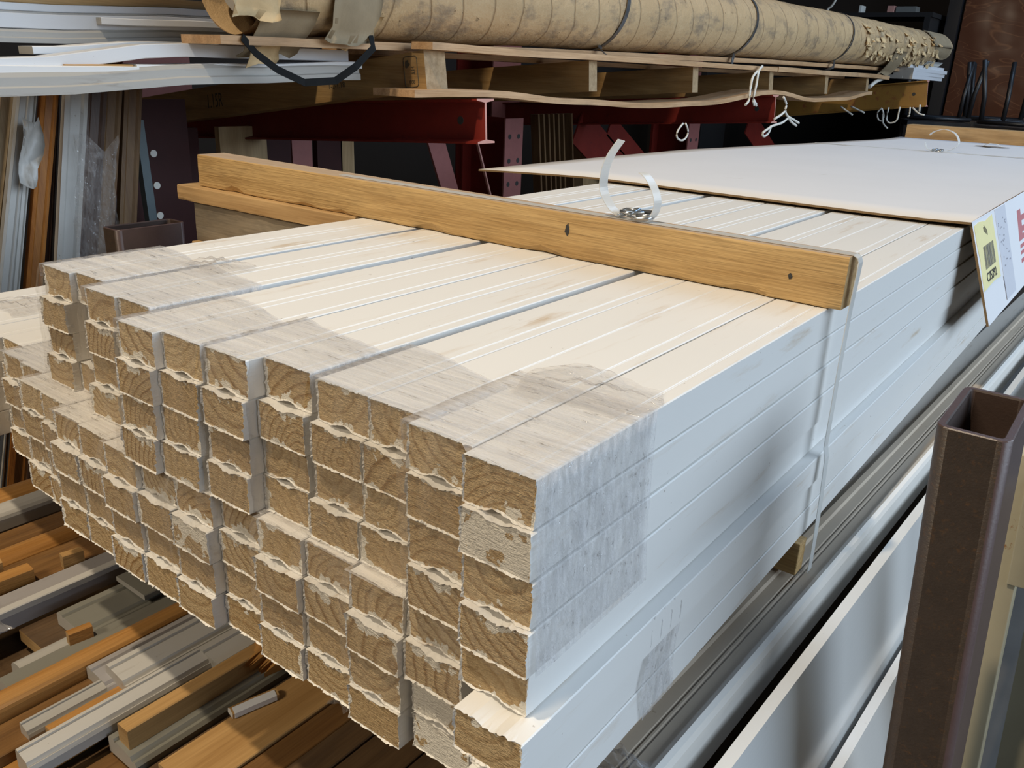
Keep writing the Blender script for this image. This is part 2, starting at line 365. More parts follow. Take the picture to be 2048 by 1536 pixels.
P['band'] = m_flat('steel_band', (0.16, 0.165, 0.17), 0.35, metal=0.8, var=0.3, scale=60)
P['blackband'] = m_flat('black_band', (0.007, 0.007, 0.007), 0.75, 0.2)
P['kraft'] = m_roll()
P['torn'] = m_flat('torn_kraft', (0.58, 0.42, 0.23), 0.75, 0.2, var=0.2, scale=40, bump=0.4)
P['tornin'] = m_flat('torn_kraft_inside', (0.30, 0.235, 0.15), 0.75, 0.2, var=0.2, scale=30, bump=0.4)
P['rope'] = m_flat('white_string', (0.68, 0.66, 0.60), 0.7, var=0.1)
P['black'] = m_flat('black_steel', (0.013, 0.013, 0.015), 0.4, 0.5, var=0.1)
P['concrete'] = m_flat('dusty_concrete', (0.10, 0.09, 0.08), 0.9, var=0.3, scale=6)
P['wall'] = m_flat('dark_wall', (0.012, 0.009, 0.008), 0.9, var=0.3, scale=3)
P['panel'] = m_panel()
P['filmtop'] = m_film('stretch_film', 0.40, color=(0.76, 0.745, 0.75), strength=1.2)
P['filmside'] = m_film('stretch_film_side', 0.10, color=(0.76, 0.75, 0.75), strength=0.4)
P['filmfront'] = m_film('stretch_film_front', 0.15, front=True, color=(0.55, 0.51, 0.45), strength=0.5)
P['filmloose'] = m_film('loose_film', 0.25, strength=1.4)
P['mudfilm'] = m_flat('brown_dust', (0.2, 0.15, 0.1), 0.8)
def m_strap():
    t = NT('clear_strap'); t.fin((0.80, 0.80, 0.78), 0.25, 0.6)
    tr = t.n('ShaderNodeBsdfTransparent'); tl = t.n('ShaderNodeBsdfTranslucent'); tl.inputs[0].default_value = (0.8, 0.8, 0.77, 1)
    m1 = t.n('ShaderNodeMixShader'); m1.inputs[0].default_value = 0.35; t.link(t.b.outputs[0], m1.inputs[1]); t.link(tl.outputs[0], m1.inputs[2])
    m2 = t.n('ShaderNodeMixShader'); m2.inputs[0].default_value = 0.12; t.link(m1.outputs[0], m2.inputs[1]); t.link(tr.outputs[0], m2.inputs[2])
    t.link(m2.outputs[0], t.out.inputs['Surface']); return t.mat
P['strap'] = m_strap()

# ------------------------------------------------------------------ setting
b = MB(); b.box(-5, 5.5, -6.5, 8.2, -ZO-0.1, -ZO); tag(b.build('floor', P['concrete']), kind='structure')
b = MB(); b.box(-3.6, -3.4, -2.0, 8.2, -ZO, 3.0); tag(b.build('wall_left', P['wall']), kind='structure')
b = MB(); b.box(-3.4, 1.6, 7.6, 7.8, -ZO, 3.0); tag(b.build('wall_back', P['wall']), kind='structure')

# ------------------------------------------------------------------ primed boards
BW, BH = 0.0495, 0.0298
def board_profile(relief_down):
    w2 = BW/2; c = 0.0008
    # relief side at the bottom, face with an incised bead line on top
    pr = [(-w2+c, 0), (-0.0115, 0), (-0.004, 0.0024), (0.004, 0.0024), (0.0115, 0), (w2-c, 0), (w2, c), (w2, BH-c), (w2-c, BH),
          (w2-0.0095, BH), (w2-0.0103, BH-0.0006), (w2-0.0111, BH-0.0002), (w2-0.0119, BH-0.0006), (w2-0.0127, BH), (-w2+c, BH), (-w2, BH-c), (-w2, c)]
    if not relief_down: pr = [(-x, BH - z) for (x, z) in pr]
    return pr
def dense(pr, step):
    out = []
    for i, p in enumerate(pr):
        q = pr[(i+1) % len(pr)]; L = math.hypot(q[0]-p[0], q[1]-p[1]); k = max(1, int(L/step))
        out += [(p[0]+(q[0]-p[0])*j/k, p[1]+(q[1]-p[1])*j/k) for j in range(k)]
    return out
def board_mesh(relief_down, seed, length, crust):
    rnd = random.Random(seed); pr = dense(board_profile(relief_down), 0.0014); n = len(pr)
    me = bpy.data.meshes.new('primed_board'); cz = BH/2
    vs = []; fs = []; mi = []
    lip = []; a = 0
    for i in range(n):
        a = 0.6*a + rnd.uniform(0, 1)*0.4; lip.append(max(0.0, (a - 0.28))*0.0036*crust + (rnd.random() < 0.06)*0.0012*crust)
    for (x, z), l in zip(pr, lip): vs.append((x + rnd.uniform(-1, 1)*0.00018, -l, z + rnd.uniform(-1, 1)*0.00018))       # painted lip
    for (x, z), l in zip(pr, lip): vs.append((x, 0.006, z))
    for (x, z) in pr: vs.append((x, length, z))
    for (x, z) in pr:                                                                                # inner ring of the crust
        k = rnd.uniform(0.0004, 0.0013)
        vs.append((x - math.copysign(min(abs(x), k), x), rnd.uniform(0, 0.0004), z + (k if z < cz else -k)))
    for i in range(n):
        j = (i+1) % n
        fs.append((i, j, n+j, n+i)); mi.append(0); fs.append((n+i, n+j, 2*n+j, 2*n+i)); mi.append(0)
        fs.append((3*n+i, 3*n+j, j, i)); mi.append(0)
    fs.append(tuple(3*n + i for i in range(n-1, -1, -1))); mi.append(1)
    fs.append(tuple(2*n + i for i in range(n))); mi.append(1)
    me.from_pydata(vs, [], fs)
    for i, p in enumerate(me.polygons): p.material_index = mi[i]
    me.update()
    import bmesh
    bm = bmesh.new(); bm.from_mesh(me); bmesh.ops.recalc_face_normals(bm, faces=bm.faces); bm.to_mesh(me); bm.free()
    return me
LEN = 4.0
BM = {}
for rd in (True, False):
    for k in range(5):
        me = board_mesh(rd, 10*k + rd, LEN, (0.6, 1.0, 0.8, 1.3, 0.9)[k]); me.materials.append(P['paint']); me.materials.append(P['end']); BM[(rd, k)] = me
WM = {}
for rd in (True, False):
    me = BM[(rd, 2)].copy(); me.materials[1] = P['endw']; WM[rd] = me
rnd = random.Random(5)
ORD = ['first', 'second', 'third', 'fourth', 'fifth', 'sixth', 'seventh', 'eighth', 'ninth', 'tenth']
ROW = ['top', 'second', 'third', 'bottom']
def put_board(xc, y, z, rd, label, group, white=False):
    o = bpy.data.objects.new('primed_board', WM[rd] if white else BM[(rd, rnd.randrange(5))]); col.objects.link(o)
    o.location = (xc, y, z + ZO); o['groove_z'] = 0.0 if rd else BH
    return tag(o, label, 'board', group)
UP_X = [0.0, 0.112, 0.2245, 0.330, 0.4385, 0.5405]
UP_Y = [[0.0537, 0.060], [0.0377, 0.0400], [0.0050, 0.0110], [0.0143, 0.0260], [0.0240, 0.0220], [0.0100, 0.0]]
LEAN = [0.005, 0.003, 0.005, 0.002, 0.005, -0.003]
UZ = [-0.0302, -0.0604, -0.0906, -0.1208]
for k in range(6):
    for c in range(2):
        yr = 0
        for r in range(4):
            lean = LEAN[k]*(1 - (r+0.5)/2)
            yr = (0, -0.0052, -0.0022, -0.0055)[r] + rnd.uniform(-0.0016, 0.0016)
            if k == 0 and c == 1: yr += 0.012*(r in (1, 2))
            xc = UP_X[k] + BW/2 + c*(BW + 0.0012) + lean + rnd.uniform(-0.0003, 0.0003)
            put_board(xc, UP_Y[k][c] + yr, UZ[r], r % 2 == 0,
                      'white primed board with sawn end, upper tier %s bundle from left, %s column, %s row' % (ORD[k], ('left', 'right')[c], ROW[r]),
                      'primed boards of the upper tier', white=(k, c, r) in ((5, 1, 1),))
# lower tier: columns counted from its right-hand end
LZ = [-0.1208 - 0.0302*(i+1) - 0.0002 for i in range(4)]
LCOL = []
x = 0.6145
ly = {0: 0.0, 1: 0.010, 2: 0.006, 3: 0.0125, 4: 0.010, 5: 0.016, 6: 0.006, 7: 0.008, 8: 0.0045, 9: 0.0100, 10: 0.010, 11: 0.026, 12: 0.028, 13: 0.052, 14: 0.055}
for c in range(20):
    bundle = (c+1)//2
    for r in range(4):
        dx = dy = 0.0
        if c == 0: dx, dy = ((0.0015, 0.0), (0.0125, -0.016), (0.009, 0.002), (0.010, 0.004))[r]
        if c == 1: dx, dy = ((0.0, 0.0), (0.0, 0.0), (0.002, 0.004), (0.003, 0.006))[r]
        yy = ly.get(c, 0.06 + 0.006*(c % 4)) + (0, -0.0050, -0.0020, -0.0052)[r] + rnd.uniform(-0.0015, 0.0015) + dy
        lab = 'white primed board with sawn end, lower tier, %s column from right, %s row' % (ORD[c] if c < 10 else '%s' % (
            ['eleventh', 'twelfth', 'thirteenth', 'fourteenth', 'fifteenth', 'sixteenth', 'seventeenth', 'eighteenth', 'nineteenth', 'twentieth'][c-10]), ROW[r])
        put_board(x + dx, yy, LZ[r], r % 2 == 0, lab, 'primed boards of the lower tier',
                  white=(c, r) in ((1, 2), (1, 3), (0, 2), (0, 3), (6, 1)))
    LCOL.append(x)
    x -= BW + (0.0012 if c % 2 else 0.0030)

# ------------------------------------------------------------------ stretch film around the bundle ends
def film(label, x0, x1, z0, z1, y0, ytop, group, zfront, seed, sides=True, slope=0.0, frontslope=0.0, lean=0.0, right_clear=True):
    r = random.Random(seed); e = 0.0011
    ya, yb = y0 if isinstance(y0, tuple) else (y0, y0); y0 = min(ya, yb)
    def yf(u):
        q = min(1, max(0, (u-0.44)/0.12)); return ya + (yb-ya)*q*q*(3-2*q)
    root = thing('stretch_film', label, 'film', ((x0+x1)/2, y0, z0), group)
    b = MB()
    # sleeve: right side down, over the top, left side down
    per = []
    nz, nx = 10, 16
    if sides: per += [(x1+e, z0+(z1-z0)*i/nz) for i in range(nz)]
    per += [(x1+e-(x1-x0+2*e)*i/nx, z1+e) for i in range(nx+1)]
    if sides: per += [(x0-e, z1-(z1-z0)*(i+1)/nz) for i in range(nz)]
    ny = 12; vs = []
    for i, (px, pz) in enumerate(per):
        u = (px-x0)/(x1-x0)
        far = ytop + slope*(u-0.5) + 0.0025*math.sin(i*0.35+seed) + r.uniform(-0.0006, 0.0006)
        for j in range(ny+1):
            ys = yf(u) + 0.0052; y = ys + (far-ys)*j/ny
            k = 0.0004*abs(math.sin(j*2.3+seed+0.2*i))
            vs.append((px + (k if px > x1 else -k if px < x0 else 0) + lean*(1+2*pz/0.1208), y, pz + (k if pz > z1 else 0)))
    fs = [(i*(ny+1)+j, (i+1)*(ny+1)+j, (i+1)*(ny+1)+j+1, i*(ny+1)+j+1) for i in range(len(per)-1) for j in range(ny)]
    b.add(vs, fs, 0, True)
    if sides:
        for q in range(len(fs)):
            if q//ny < nz-1 and right_clear or q//ny > nz+nx: b.m[q] = 1
    b.build('sleeve', [P['filmtop'], P['filmside']], root, fixn=False)
    f = MB(); vs = []; NX, NZ = 20, 14
    for i in range(NX+1):
        u = i/NX; bot = zfront + frontslope*(u-0.5) + 0.003*math.sin(i*1.3+seed)
        for j in range(NZ+1):
            vv = j/NZ
            zz_ = z1+e+(bot-z1-e)*vv
            vs.append((x0-e+(x1-x0+2*e)*u + lean*(1+2*zz_/0.1208), yf(u) + 0.0052*max(0, 1-vv/0.24)**1.5 - 0.0010*abs(math.sin(i*1.7+j*1.3+seed))*(j > 0), z1+e+(bot-z1-e)*vv))
    fs = [(i*(NZ+1)+j, i*(NZ+1)+j+1, (i+1)*(NZ+1)+j+1, (i+1)*(NZ+1)+j) for i in range(NX) for j in range(NZ)]
    f.add(vs, fs, 0, True); f.build('front_fold', P['filmfront'], root, fixn=False)
    return root
ut = [0.172, 0.158, 0.100, 0.098, 0.106, 0.125]
for k in range(6):
    x0 = UP_X[k] - 0.0008 - abs(LEAN[k])*0.25; x1 = UP_X[k] + 2*BW + 0.0020 + abs(LEAN[k])*0.25
    film('clear stretch film around the end of the upper tier %s bundle from left' % ORD[k], x0, x1, -0.1195, 0.0, (UP_Y[k][0] - 0.0082, UP_Y[k][1] - 0.0082), ut[k],
         'stretch film on bundle ends', -0.118 if k != 5 else -0.122, k*3+1, slope=-0.02 if k < 5 else 0.0, lean=LEAN[k], right_clear=k != 5)
for q, (ca, yb) in enumerate([(2, 0.11), (4, 0.10), (6, 0.11), (8, 0.12), (10, 0.13), (12, 0.17), (14, 0.19)]):
    xr = LCOL[ca-1] + BW/2 + 0.0006; xl = LCOL[ca] - BW/2 - 0.0006
    yf = (ly.get(ca, 0.06) - 0.0080, ly.get(ca-1, 0.06) - 0.0080)
    film('clear stretch film around the end of the lower tier %s full bundle from right' % ORD[q], xl, xr, -0.2415, -0.1212 if q > 1 else -0.1218, yf, yb,
         'stretch film on bundle ends', -0.205, 40+q*5, sides=False)
b = MB(); N = 10; vs = []
for i in range(N+1):
    for j in range(9):
        vs.append((0.6515 + 0.0004*math.sin(i*2.1+j), 0.128 + 0.05*i/N + 0.004*math.sin(j*0.9), -0.152 - 0.088*j/8))
b.add(vs, [(i*9+j, i*9+j+1, (i+1)*9+j+1, (i+1)*9+j) for i in range(N) for j in range(8)], 0, True)
tag(b.build('stretch_film', P['filmtop'], fixn=False), 'narrow strip of clear film on the right side of the lower tier', 'film')
# loose puckered tail of film on the front right bundle and on the left bundle
def pucker(label, cx, cy, cz, sx, sy, amp, seed):
    r = random.Random(seed); b = MB(); n = 16; vs = []
    ph = [r.uniform(0, 6) for _ in range(6)]
    for i in range(n+1):
        for j in range(n+1):
            u, v = i/n*2-1, j/n*2-1
            k = max(0, 1-u*u*0.9)*max(0, 1-v*v*0.6)
            vs.append((cx+u*sx*(1+0.15*math.sin(3*v+ph[0])), cy+v*sy*(1+0.2*math.sin(2.5*u+ph[1])), cz + amp*k*(0.5+0.5*math.sin(u*7+v*3+ph[2])*math.sin(v*9+u*4+ph[3]))))
    b.add(vs, [(i*(n+1)+j, (i+1)*(n+1)+j, (i+1)*(n+1)+j+1, i*(n+1)+j+1) for i in range(n) for j in range(n)], 0, True)
    tag(b.build('film_tail', P['filmloose'], fixn=False), label, 'film')
pucker('puckered loose film tail on top of the front right bundle', 0.592, 0.125, 0.0016, 0.044, 0.034, 0.010, 3)
pucker('puckered loose film tail on top of the far left upper bundles', 0.128, 0.165, 0.0018, 0.034, 0.022, 0.009, 8)
pucker('puckered loose film on the lower tier at the left edge', -0.300, 0.150, -0.1188, 0.045, 0.030, 0.010, 12)
pucker('crumpled grey film scrap on the dusty casing by the lower right corner', 0.640, 0.125, -0.283, 0.022, 0.016, 0.014, 21)

# ------------------------------------------------------------------ timber batten, strap, buckle
def wavy_bar(x0, x1, yf0, yf1, dep0, dep1, z0, h, n=40, seed=1, chip=0.004):
    r = random.Random(seed); vs = []; b = MB()
    for i in range(n+1):
        t = i/n; x = x0+(x1-x0)*t; yf = yf0+(yf1-yf0)*t; d = dep0+(dep1-dep0)*t
        ch = chip*max(0, math.sin(i*0.9+seed)*math.sin(i*0.37+2*seed))**1.5 + r.uniform(0, chip*0.15)
        if t > 0.93: ch += 0.0
        vs += [(x, yf+ch*1.1, z0+r.uniform(0, 0.0006)), (x, yf+ch*0.25, z0+ch*1.3+0.001), (x, yf, z0+h*0.5), (x, yf+0.0005, z0+h-0.0015), (x, yf+0.0018, z0+h),
               (x, yf+d-0.0015, z0+h), (x, yf+d, z0+h-0.0015), (x, yf+d, z0)]
    m = 8
    for i in range(n):
        for j in range(m):
            j2 = (j+1) % m
            b.add([vs[i*m+j], vs[i*m+j2], vs[(i+1)*m+j2], vs[(i+1)*m+j]], [(0, 1, 2, 3)], 1 if j == 4 else 0)
    b.add(vs[:m], [tuple(range(m))], 2); b.add(vs[-m:], [tuple(range(m))], 2)
    return b
tm = thing('timber_batten', 'yellow timber batten laid across the top of the white stack', 'timber', (0.13, 0.49, 0.0))
bb = wavy_bar(-0.384, 0.651, 0.486, 0.4605, 0.052, 0.031, 0.0006, 0.0492, 60, 3, 0.006)
import bmesh
o = bb.build('shaft', [P['beam'], P['beamtop'], P['sawend']], tm)
bm = bmesh.new(); bm.from_mesh(o.data); bmesh.ops.remove_doubles(bm, verts=bm.verts, dist=1e-5); bmesh.ops.recalc_face_normals(bm, faces=bm.faces); bm.to_mesh(o.data); bm.free()
def knot(x, y, z, rx, rz, seed):
    r = random.Random(seed); b = MB(); n = 14
    vs = [(x, y-0.0008, z)] + [(x + rx*math.cos(6.283*k/n)*r.uniform(0.6, 1.2), y, z + rz*math.sin(6.283*k/n)*r.uniform(0.6, 1.2)) for k in range(n)]
    b.add(vs, [(0, 1+k, 1+(k+1) % n) for k in range(n)], 0)
    tag(b.build('knot', P['ink'], tm), 'small black knot in the yellow wood')
knot(0.343, 0.4676, 0.032, 0.0035, 0.007, 4)
knot(0.600, 0.4612, 0.024, 0.0022, 0.003, 6)
def ribbon(b, pts, width, side, th=0.0007):
    hw = width/2
    b.sweep([(-hw, -th/2), (hw, -th/2), (hw, th/2), (-hw, th/2)], pts, ups=side)
st = thing('packing_strap', 'clear plastic strap tied over the timber batten and down the stack side', 'strap', (0.62, 0.477, -0.24))
b = MB()
pts = [(-0.05, 0.4925, 0.0507), (0.20, 0.4865, 0.0507), (0.40, 0.482, 0.0507), (0.6515, 0.4755, 0.0507), (0.6555, 0.4755, 0.0485), (0.6572, 0.4757, 0.044), (0.6558, 0.4757, 0.0),
       (0.6555, 0.476, -0.05), (0.656, 0.477, -0.14), (0.6585, 0.478, -0.152), (0.6600, 0.479, -0.19), (0.6610, 0.481, -0.24), (0.6610, 0.482, -0.283)]
ups = [(0, 0, 1)]*4 + [(0.7, 0, 0.7)] + [(1, 0, 0)]*8
ribbon(b, pts, 0.0125, ups); b.build('band', P['strap'], st)
def tail(parent, pts, width, name='loose_end'):
    b = MB(); P_ = [Vector(p) for p in pts]; sm = []
    for i in range(len(P_)-1):
        a0 = P_[max(i-1, 0)]; a1 = P_[i]; a2 = P_[i+1]; a3 = P_[min(i+2, len(P_)-1)]
        for k in range(5):
            t = k/5; sm.append(0.5*((2*a1)+(a2-a0)*t+(2*a0-5*a1+4*a2-a3)*t*t+(3*a1-a0-3*a2+a3)*t**3))
    sm.append(P_[-1]); wd = Vector((0.2, 1.0, 0)).normalized()
    ups_ = []
    for i in range(len(sm)):
        t = (sm[min(i+1, len(sm)-1)]-sm[max(i-1, 0)]).normalized(); ups_.append(wd.cross(t))
    ribbon(b, sm, width, ups_, 0.0008); b.build(name, P['strap'], parent)
tail(st, [(0.404, 0.482, 0.0525), (0.390, 0.482, 0.060), (0.378, 0.482, 0.077), (0.3775, 0.482, 0.097), (0.383, 0.483, 0.115), (0.393, 0.485, 0.131)], 0.013)
tail(st, [(0.436, 0.4815, 0.0525), (0.443, 0.481, 0.062), (0.444, 0.481, 0.074), (0.438, 0.482, 0.087), (0.428, 0.484, 0.097), (0.421, 0.486, 0.100)], 0.012)
def buckle(parent, cx, cy, cz, s=1.0):
    b = MB(); r = 0.0017*s
    p = [(-0.017, -0.007, 0.004), (-0.017, 0.007, 0.004), (0.004, 0.008, 0.0065), (0.006, 0.004, 0.008), (-0.003, -0.001, 0.007), (-0.006, -0.006, 0.0045), (0.004, -0.0085, 0.003), (0.017, -0.007, 0.004), (0.018, 0.007, 0.006), (0.006, 0.007, 0.006)]
    b.tube([(cx+x*s, cy+y*s, cz+z*s) for x, y, z in p], r, 8)
    b.tube([(cx+x*s, cy+y*s, cz+z*s) for x, y, z in [(-0.015, -0.006, 0.008), (-0.015, 0.006, 0.0085), (0.000, 0.0065, 0.010), (-0.004, -0.006, 0.006), (-0.015, -0.006, 0.008)]], r, 8)
    b.tube([(cx+x*s, cy+y*s, cz+z*s) for x, y, z in [(0.004, -0.007, 0.006), (0.018, -0.006, 0.0075), (0.018, 0.006, 0.0095), (0.002, 0.007, 0.0085)]], r, 8)
    tag(b.build('buckle', P['metal'], parent), 'galvanised wire buckle')
buckle(st, 0.420, 0.482, 0.0507, 1.05)

# filler timber under the batten's left end, standing on the lower tier
b = wavy_bar(-0.424, -0.003, 0.470, 0.470, 0.056, 0.056, -0.0240, 0.0238, 30, 7, 0.002)
tag(b.build('filler_plank', [P['plank'], P['plank'], P['sawend']]), 'tan plank under the left end of the yellow batten', 'plank')
b = wavy_bar(-0.386, -0.004, 0.474, 0.474, 0.044, 0.044, -0.0865, 0.0622, 20, 9, 0.001)
tag(b.build('filler_block', [P['greyplank'], P['greyplank'], P['sawend']]), 'weathered grey timber on edge below the tan plank', 'timber')
b = wavy_bar(-0.384, -0.004, 0.462, 0.462, 0.070, 0.070, -0.1208, 0.0341, 20, 5, 0.001)
tag(b.build('filler_plank', [P['plank'], P['plank'], P['sawend']]), 'tan board lying on the lower tier below the weathered grey timber', 'plank')

# ------------------------------------------------------------------ cardboard cover with labelled flap
cv = thing('cardboard_cover', 'grey white cardboard cover sheet with hanging flap over the far stack', 'cardboard', (0.2, 2.2, 0.0))
b = MB(); TH = 0.0035
NYc, NXc = 20, 16
def card_z(x, y):
    z = 0.0045
    if x < 0: z += -0.012*min(1, max(0, (1.9-y)/0.8))*(-x/0.3)**1.2
    z += 0.004*math.exp(-((x-0.63)/0.03)**2)
    z += 0.0018*math.sin(y*3.1)*(x > 0)
    return z
def left_edge(y): return -0.300 + 0.0*(y-1.1) + (0.09*min(1, max(0, (y-1.1)/0.8))) + 0.21*max(0, min(1, (y-1.9)/1.2))
vs = []
for j in range(NYc+1):
    y = 1.098 + (3.36-1.098)*j/NYc
    for i in range(NXc+1):
        u = i/NXc; xl = left_edge(y); xx = xl + (0.648-xl)*u
        yy = y + (0.006*math.sin(u*5) if j == 0 else 0)
        z = card_z(xx, yy); vs += [(xx, yy, z), (xx, yy, z+TH)]
def ci(j, i, k): return (j*(NXc+1)+i)*2+k
top, edg = [], []
for j in range(NYc):
    for i in range(NXc):
        top.append((ci(j,i,1), ci(j,i+1,1), ci(j+1,i+1,1), ci(j+1,i,1))); edg.append((ci(j,i,0), ci(j+1,i,0), ci(j+1,i+1,0), ci(j,i+1,0)))
for i in range(NXc): edg.append((ci(0,i,0), ci(0,i+1,0), ci(0,i+1,1), ci(0,i,1))); edg.append((ci(NYc,i,0), ci(NYc,i,1), ci(NYc,i+1,1), ci(NYc,i+1,0)))
for j in range(NYc): edg.append((ci(j,0,0), ci(j,0,1), ci(j+1,0,1), ci(j+1,0,0)))
b.add(vs, top, 0, True); bse = len(b.v)-len(vs)
for f in edg: b.f.append([bse+i for i in f]); b.m.append(1); b.sm.append(False)
b.build('sheet', [P['card'], P['cardedge']], cv)
FP = Vector((0.648, 1.1, 0.0085)); FD = Vector((0.054, 0, -0.1475)).normalized(); FN = Vector((0.1475, 0, 0.054)).normalized(); FY = Vector((0, 1, 0))
def fl(y, s, lift=0.0): return FP + FY*(y-1.1) + FD*s + FN*lift
b = MB(); fv = []; ny = 12
for j in range(ny+1):
    y = 1.098 + (3.36-1.098)*j/ny
    for (s, l) in ((-0.002, 0.0), (0.158, 0.0), (0.158, -0.0035), (-0.002, -0.0035)): fv.append(fl(y, s, l))
for j in range(ny):
    for k in range(4):
        k2 = (k+1) % 4
        b.add([fv[j*4+k], fv[j*4+k2], fv[j*4+4+k2], fv[j*4+4+k]], [(0, 1, 2, 3)], 0 if k in (0,) else 1)
b.add(fv[:4], [(0, 1, 2, 3)], 1); b.add(fv[-4:], [(0, 1, 2, 3)], 1)
flap = b.build('flap', [P['card'], P['cardedge']], cv); tag(flap, 'bluish white flap hanging down the stack side')
def patch(name, corners, mat, lift, parent, label=None):
    b = MB(); top_ = [fl(y, s, lift) for y, s in corners]; bot = [fl(y, s, 0.0001) for y, s in corners]; n = len(corners)
    b.add(top_+bot, [tuple(range(n))] + [(i, (i+1) % n, n+(i+1) % n, n+i) for i in range(n)], 0)
    o = b.build(name, mat, parent)
    if label: tag(o, label)
    return o
lab = thing('shipping_label', 'torn yellow label with barcode and number on the cardboard flap', 'label', tuple(fl(1.18, 0.107)))
jag = [(1.108, 0.006), (1.150, 0.004), (1.200, 0.008), (1.262, 0.004), (1.262, 0.055), (1.254, 0.106), (1.200, 0.103), (1.105, 0.106), (1.108, 0.08), (1.113, 0.06), (1.108, 0.04)]
patch('paper', jag, P['yellow'], 0.0006, lab)
r = random.Random(3); y = 1.147
b = MB(); 
while y < 1.236:
    wd = r.choice([0.0015, 0.002, 0.0035, 0.005]); q = [fl(y, 0.043, 0.0009), fl(y+wd, 0.043, 0.0009), fl(y+wd-0.004, 0.078, 0.0009), fl(y-0.004, 0.078, 0.0009)]
    b.add(q, [(0, 1, 2, 3)]); y += wd + r.choice([0.0015, 0.0022, 0.003])
b.build('barcode', P['inkgrey'], lab, fixn=False)
b = MB()
for k in range(5): 
    y = 1.172+0.006*k; b.add([fl(y, 0.012+0.003*abs(k-1), 0.0009), fl(y+0.003, 0.012+0.003*abs(k-1), 0.0009), fl(y+0.003, 0.022+0.002*k, 0.0009), fl(y, 0.022+0.002*k, 0.0009)], [(0, 1, 2, 3)])
b.build('printed_mark', P['ink'], lab, fixn=False)
text_mesh('C75392', 0.0195, P['ink'], 'number', lab, fl(1.181, 0.0915, 0.0010), FY, -FD, sx=1.35, bold=0.0002)
stp = thing('shipping_label', 'narrow grey paper strip beside the yellow label on the flap', 'label', tuple(fl(1.34, 0.15)))
patch('paper', [(1.290, 0.0), (1.397, 0.0), (1.376, 0.150), (1.276, 0.150)], P['paper'], 0.0005, stp)
b = MB(); r = random.Random(8)
for k in range(26):
    s = 0.006+0.09*r.random(); y = 1.300 + 0.07*r.random(); wd = r.choice([0.004, 0.006, 0.012]); b.add([fl(y, s, 0.0008), fl(y+wd, s, 0.0008), fl(y+wd, s+0.0022, 0.0008), fl(y, s+0.0022, 0.0008)], [(0, 1, 2, 3)])
b.add([fl(1.276, 0.11, 0.0008), fl(1.280, 0.11, 0.0008), fl(1.279, 0.150, 0.0008), fl(1.275, 0.150, 0.0008)], [(0, 1, 2, 3)])
b.build('small_print', P['inkblue'], stp, fixn=False)
for cs in ([(1.513, 0.024), (1.553, 0.024), (1.550, 0.036), (1.600, 0.036), (1.612, 0.046), (1.548, 0.046), (1.545, 0.056), (1.600, 0.056), (1.600, 0.066), (1.540, 0.066), (1.538, 0.070), (1.600, 0.070), (1.600, 0.079), (1.492, 0.079)],
           [(1.495, 0.086), (1.600, 0.086), (1.596, 0.0925), (1.491, 0.0925)], [(1.492, 0.0975), (1.597, 0.0975), (1.590, 0.1035), (1.486, 0.1035)], [(1.484, 0.111), (1.590, 0.111), (1.583, 0.118), (1.480, 0.118)]):
    patch('red_print', cs, P['inkred'], 0.0004, flap)
# second strap over the cover, with its buckle and curled end
s2 = thing('packing_strap', 'white plastic strap with curled end over the far cardboard cover', 'strap', (0.30, 2.6, 0.0))
b = MB(); ribbon(b, [(-0.08, 2.58, 0.0095), (0.30, 2.6, 0.0098), (0.640, 2.62, 0.0125)], 0.013, [(0, 0, 1)]*3); b.build('band', P['strap'], s2)
tail(s2, [(0.296, 2.6, 0.010), (0.328, 2.6, 0.020), (0.344, 2.6, 0.040), (0.330, 2.6, 0.066), (0.300, 2.6, 0.077), (0.272, 2.6, 0.070), (0.258, 2.6, 0.058)], 0.015)
tail(s2, [(0.280, 2.6, 0.010), (0.262, 2.6, 0.016), (0.253, 2.6, 0.028), (0.250, 2.6, 0.036)], 0.012)
buckle(s2, 0.288, 2.6, 0.0095, 0.9)
b = MB(); r = random.Random(6); vs = []
for k in range(16): a = 6.283*k/16; q = r.uniform(0.6, 1.2); vs.append((0.36+0.055*q*math.cos(a), 3.10+0.028*q*math.sin(a), 0.0105))
vs.append((0.36, 3.1, 0.0108)); b.add(vs, [(k, (k+1) % 16, 16) for k in range(16)]); tag(b.build('torn_hole', P['cardedge'], cv), 'torn hole showing brown board')
b = MB(); ribbon(b, [(0.335, 3.10, 0.0115), (0.352, 3.10, 0.021), (0.375, 3.10, 0.020), (0.392, 3.10, 0.0115)], 0.014, [(0, 0, 1)]*4)
tag(b.build('strap_scrap', P['rope']), 'short white strap loop poking from the torn hole', 'strap')
b = wavy_bar(0.012, 0.70, 3.37, 3.40, 0.09, 0.09, 0.0004, 0.0546, 24, 4, 0.002)
tag(b.build('timber_batten', [P['plank'], P['plank'], P['sawend']]), 'tan timber batten across the far end of the cardboard cover', 'timber')

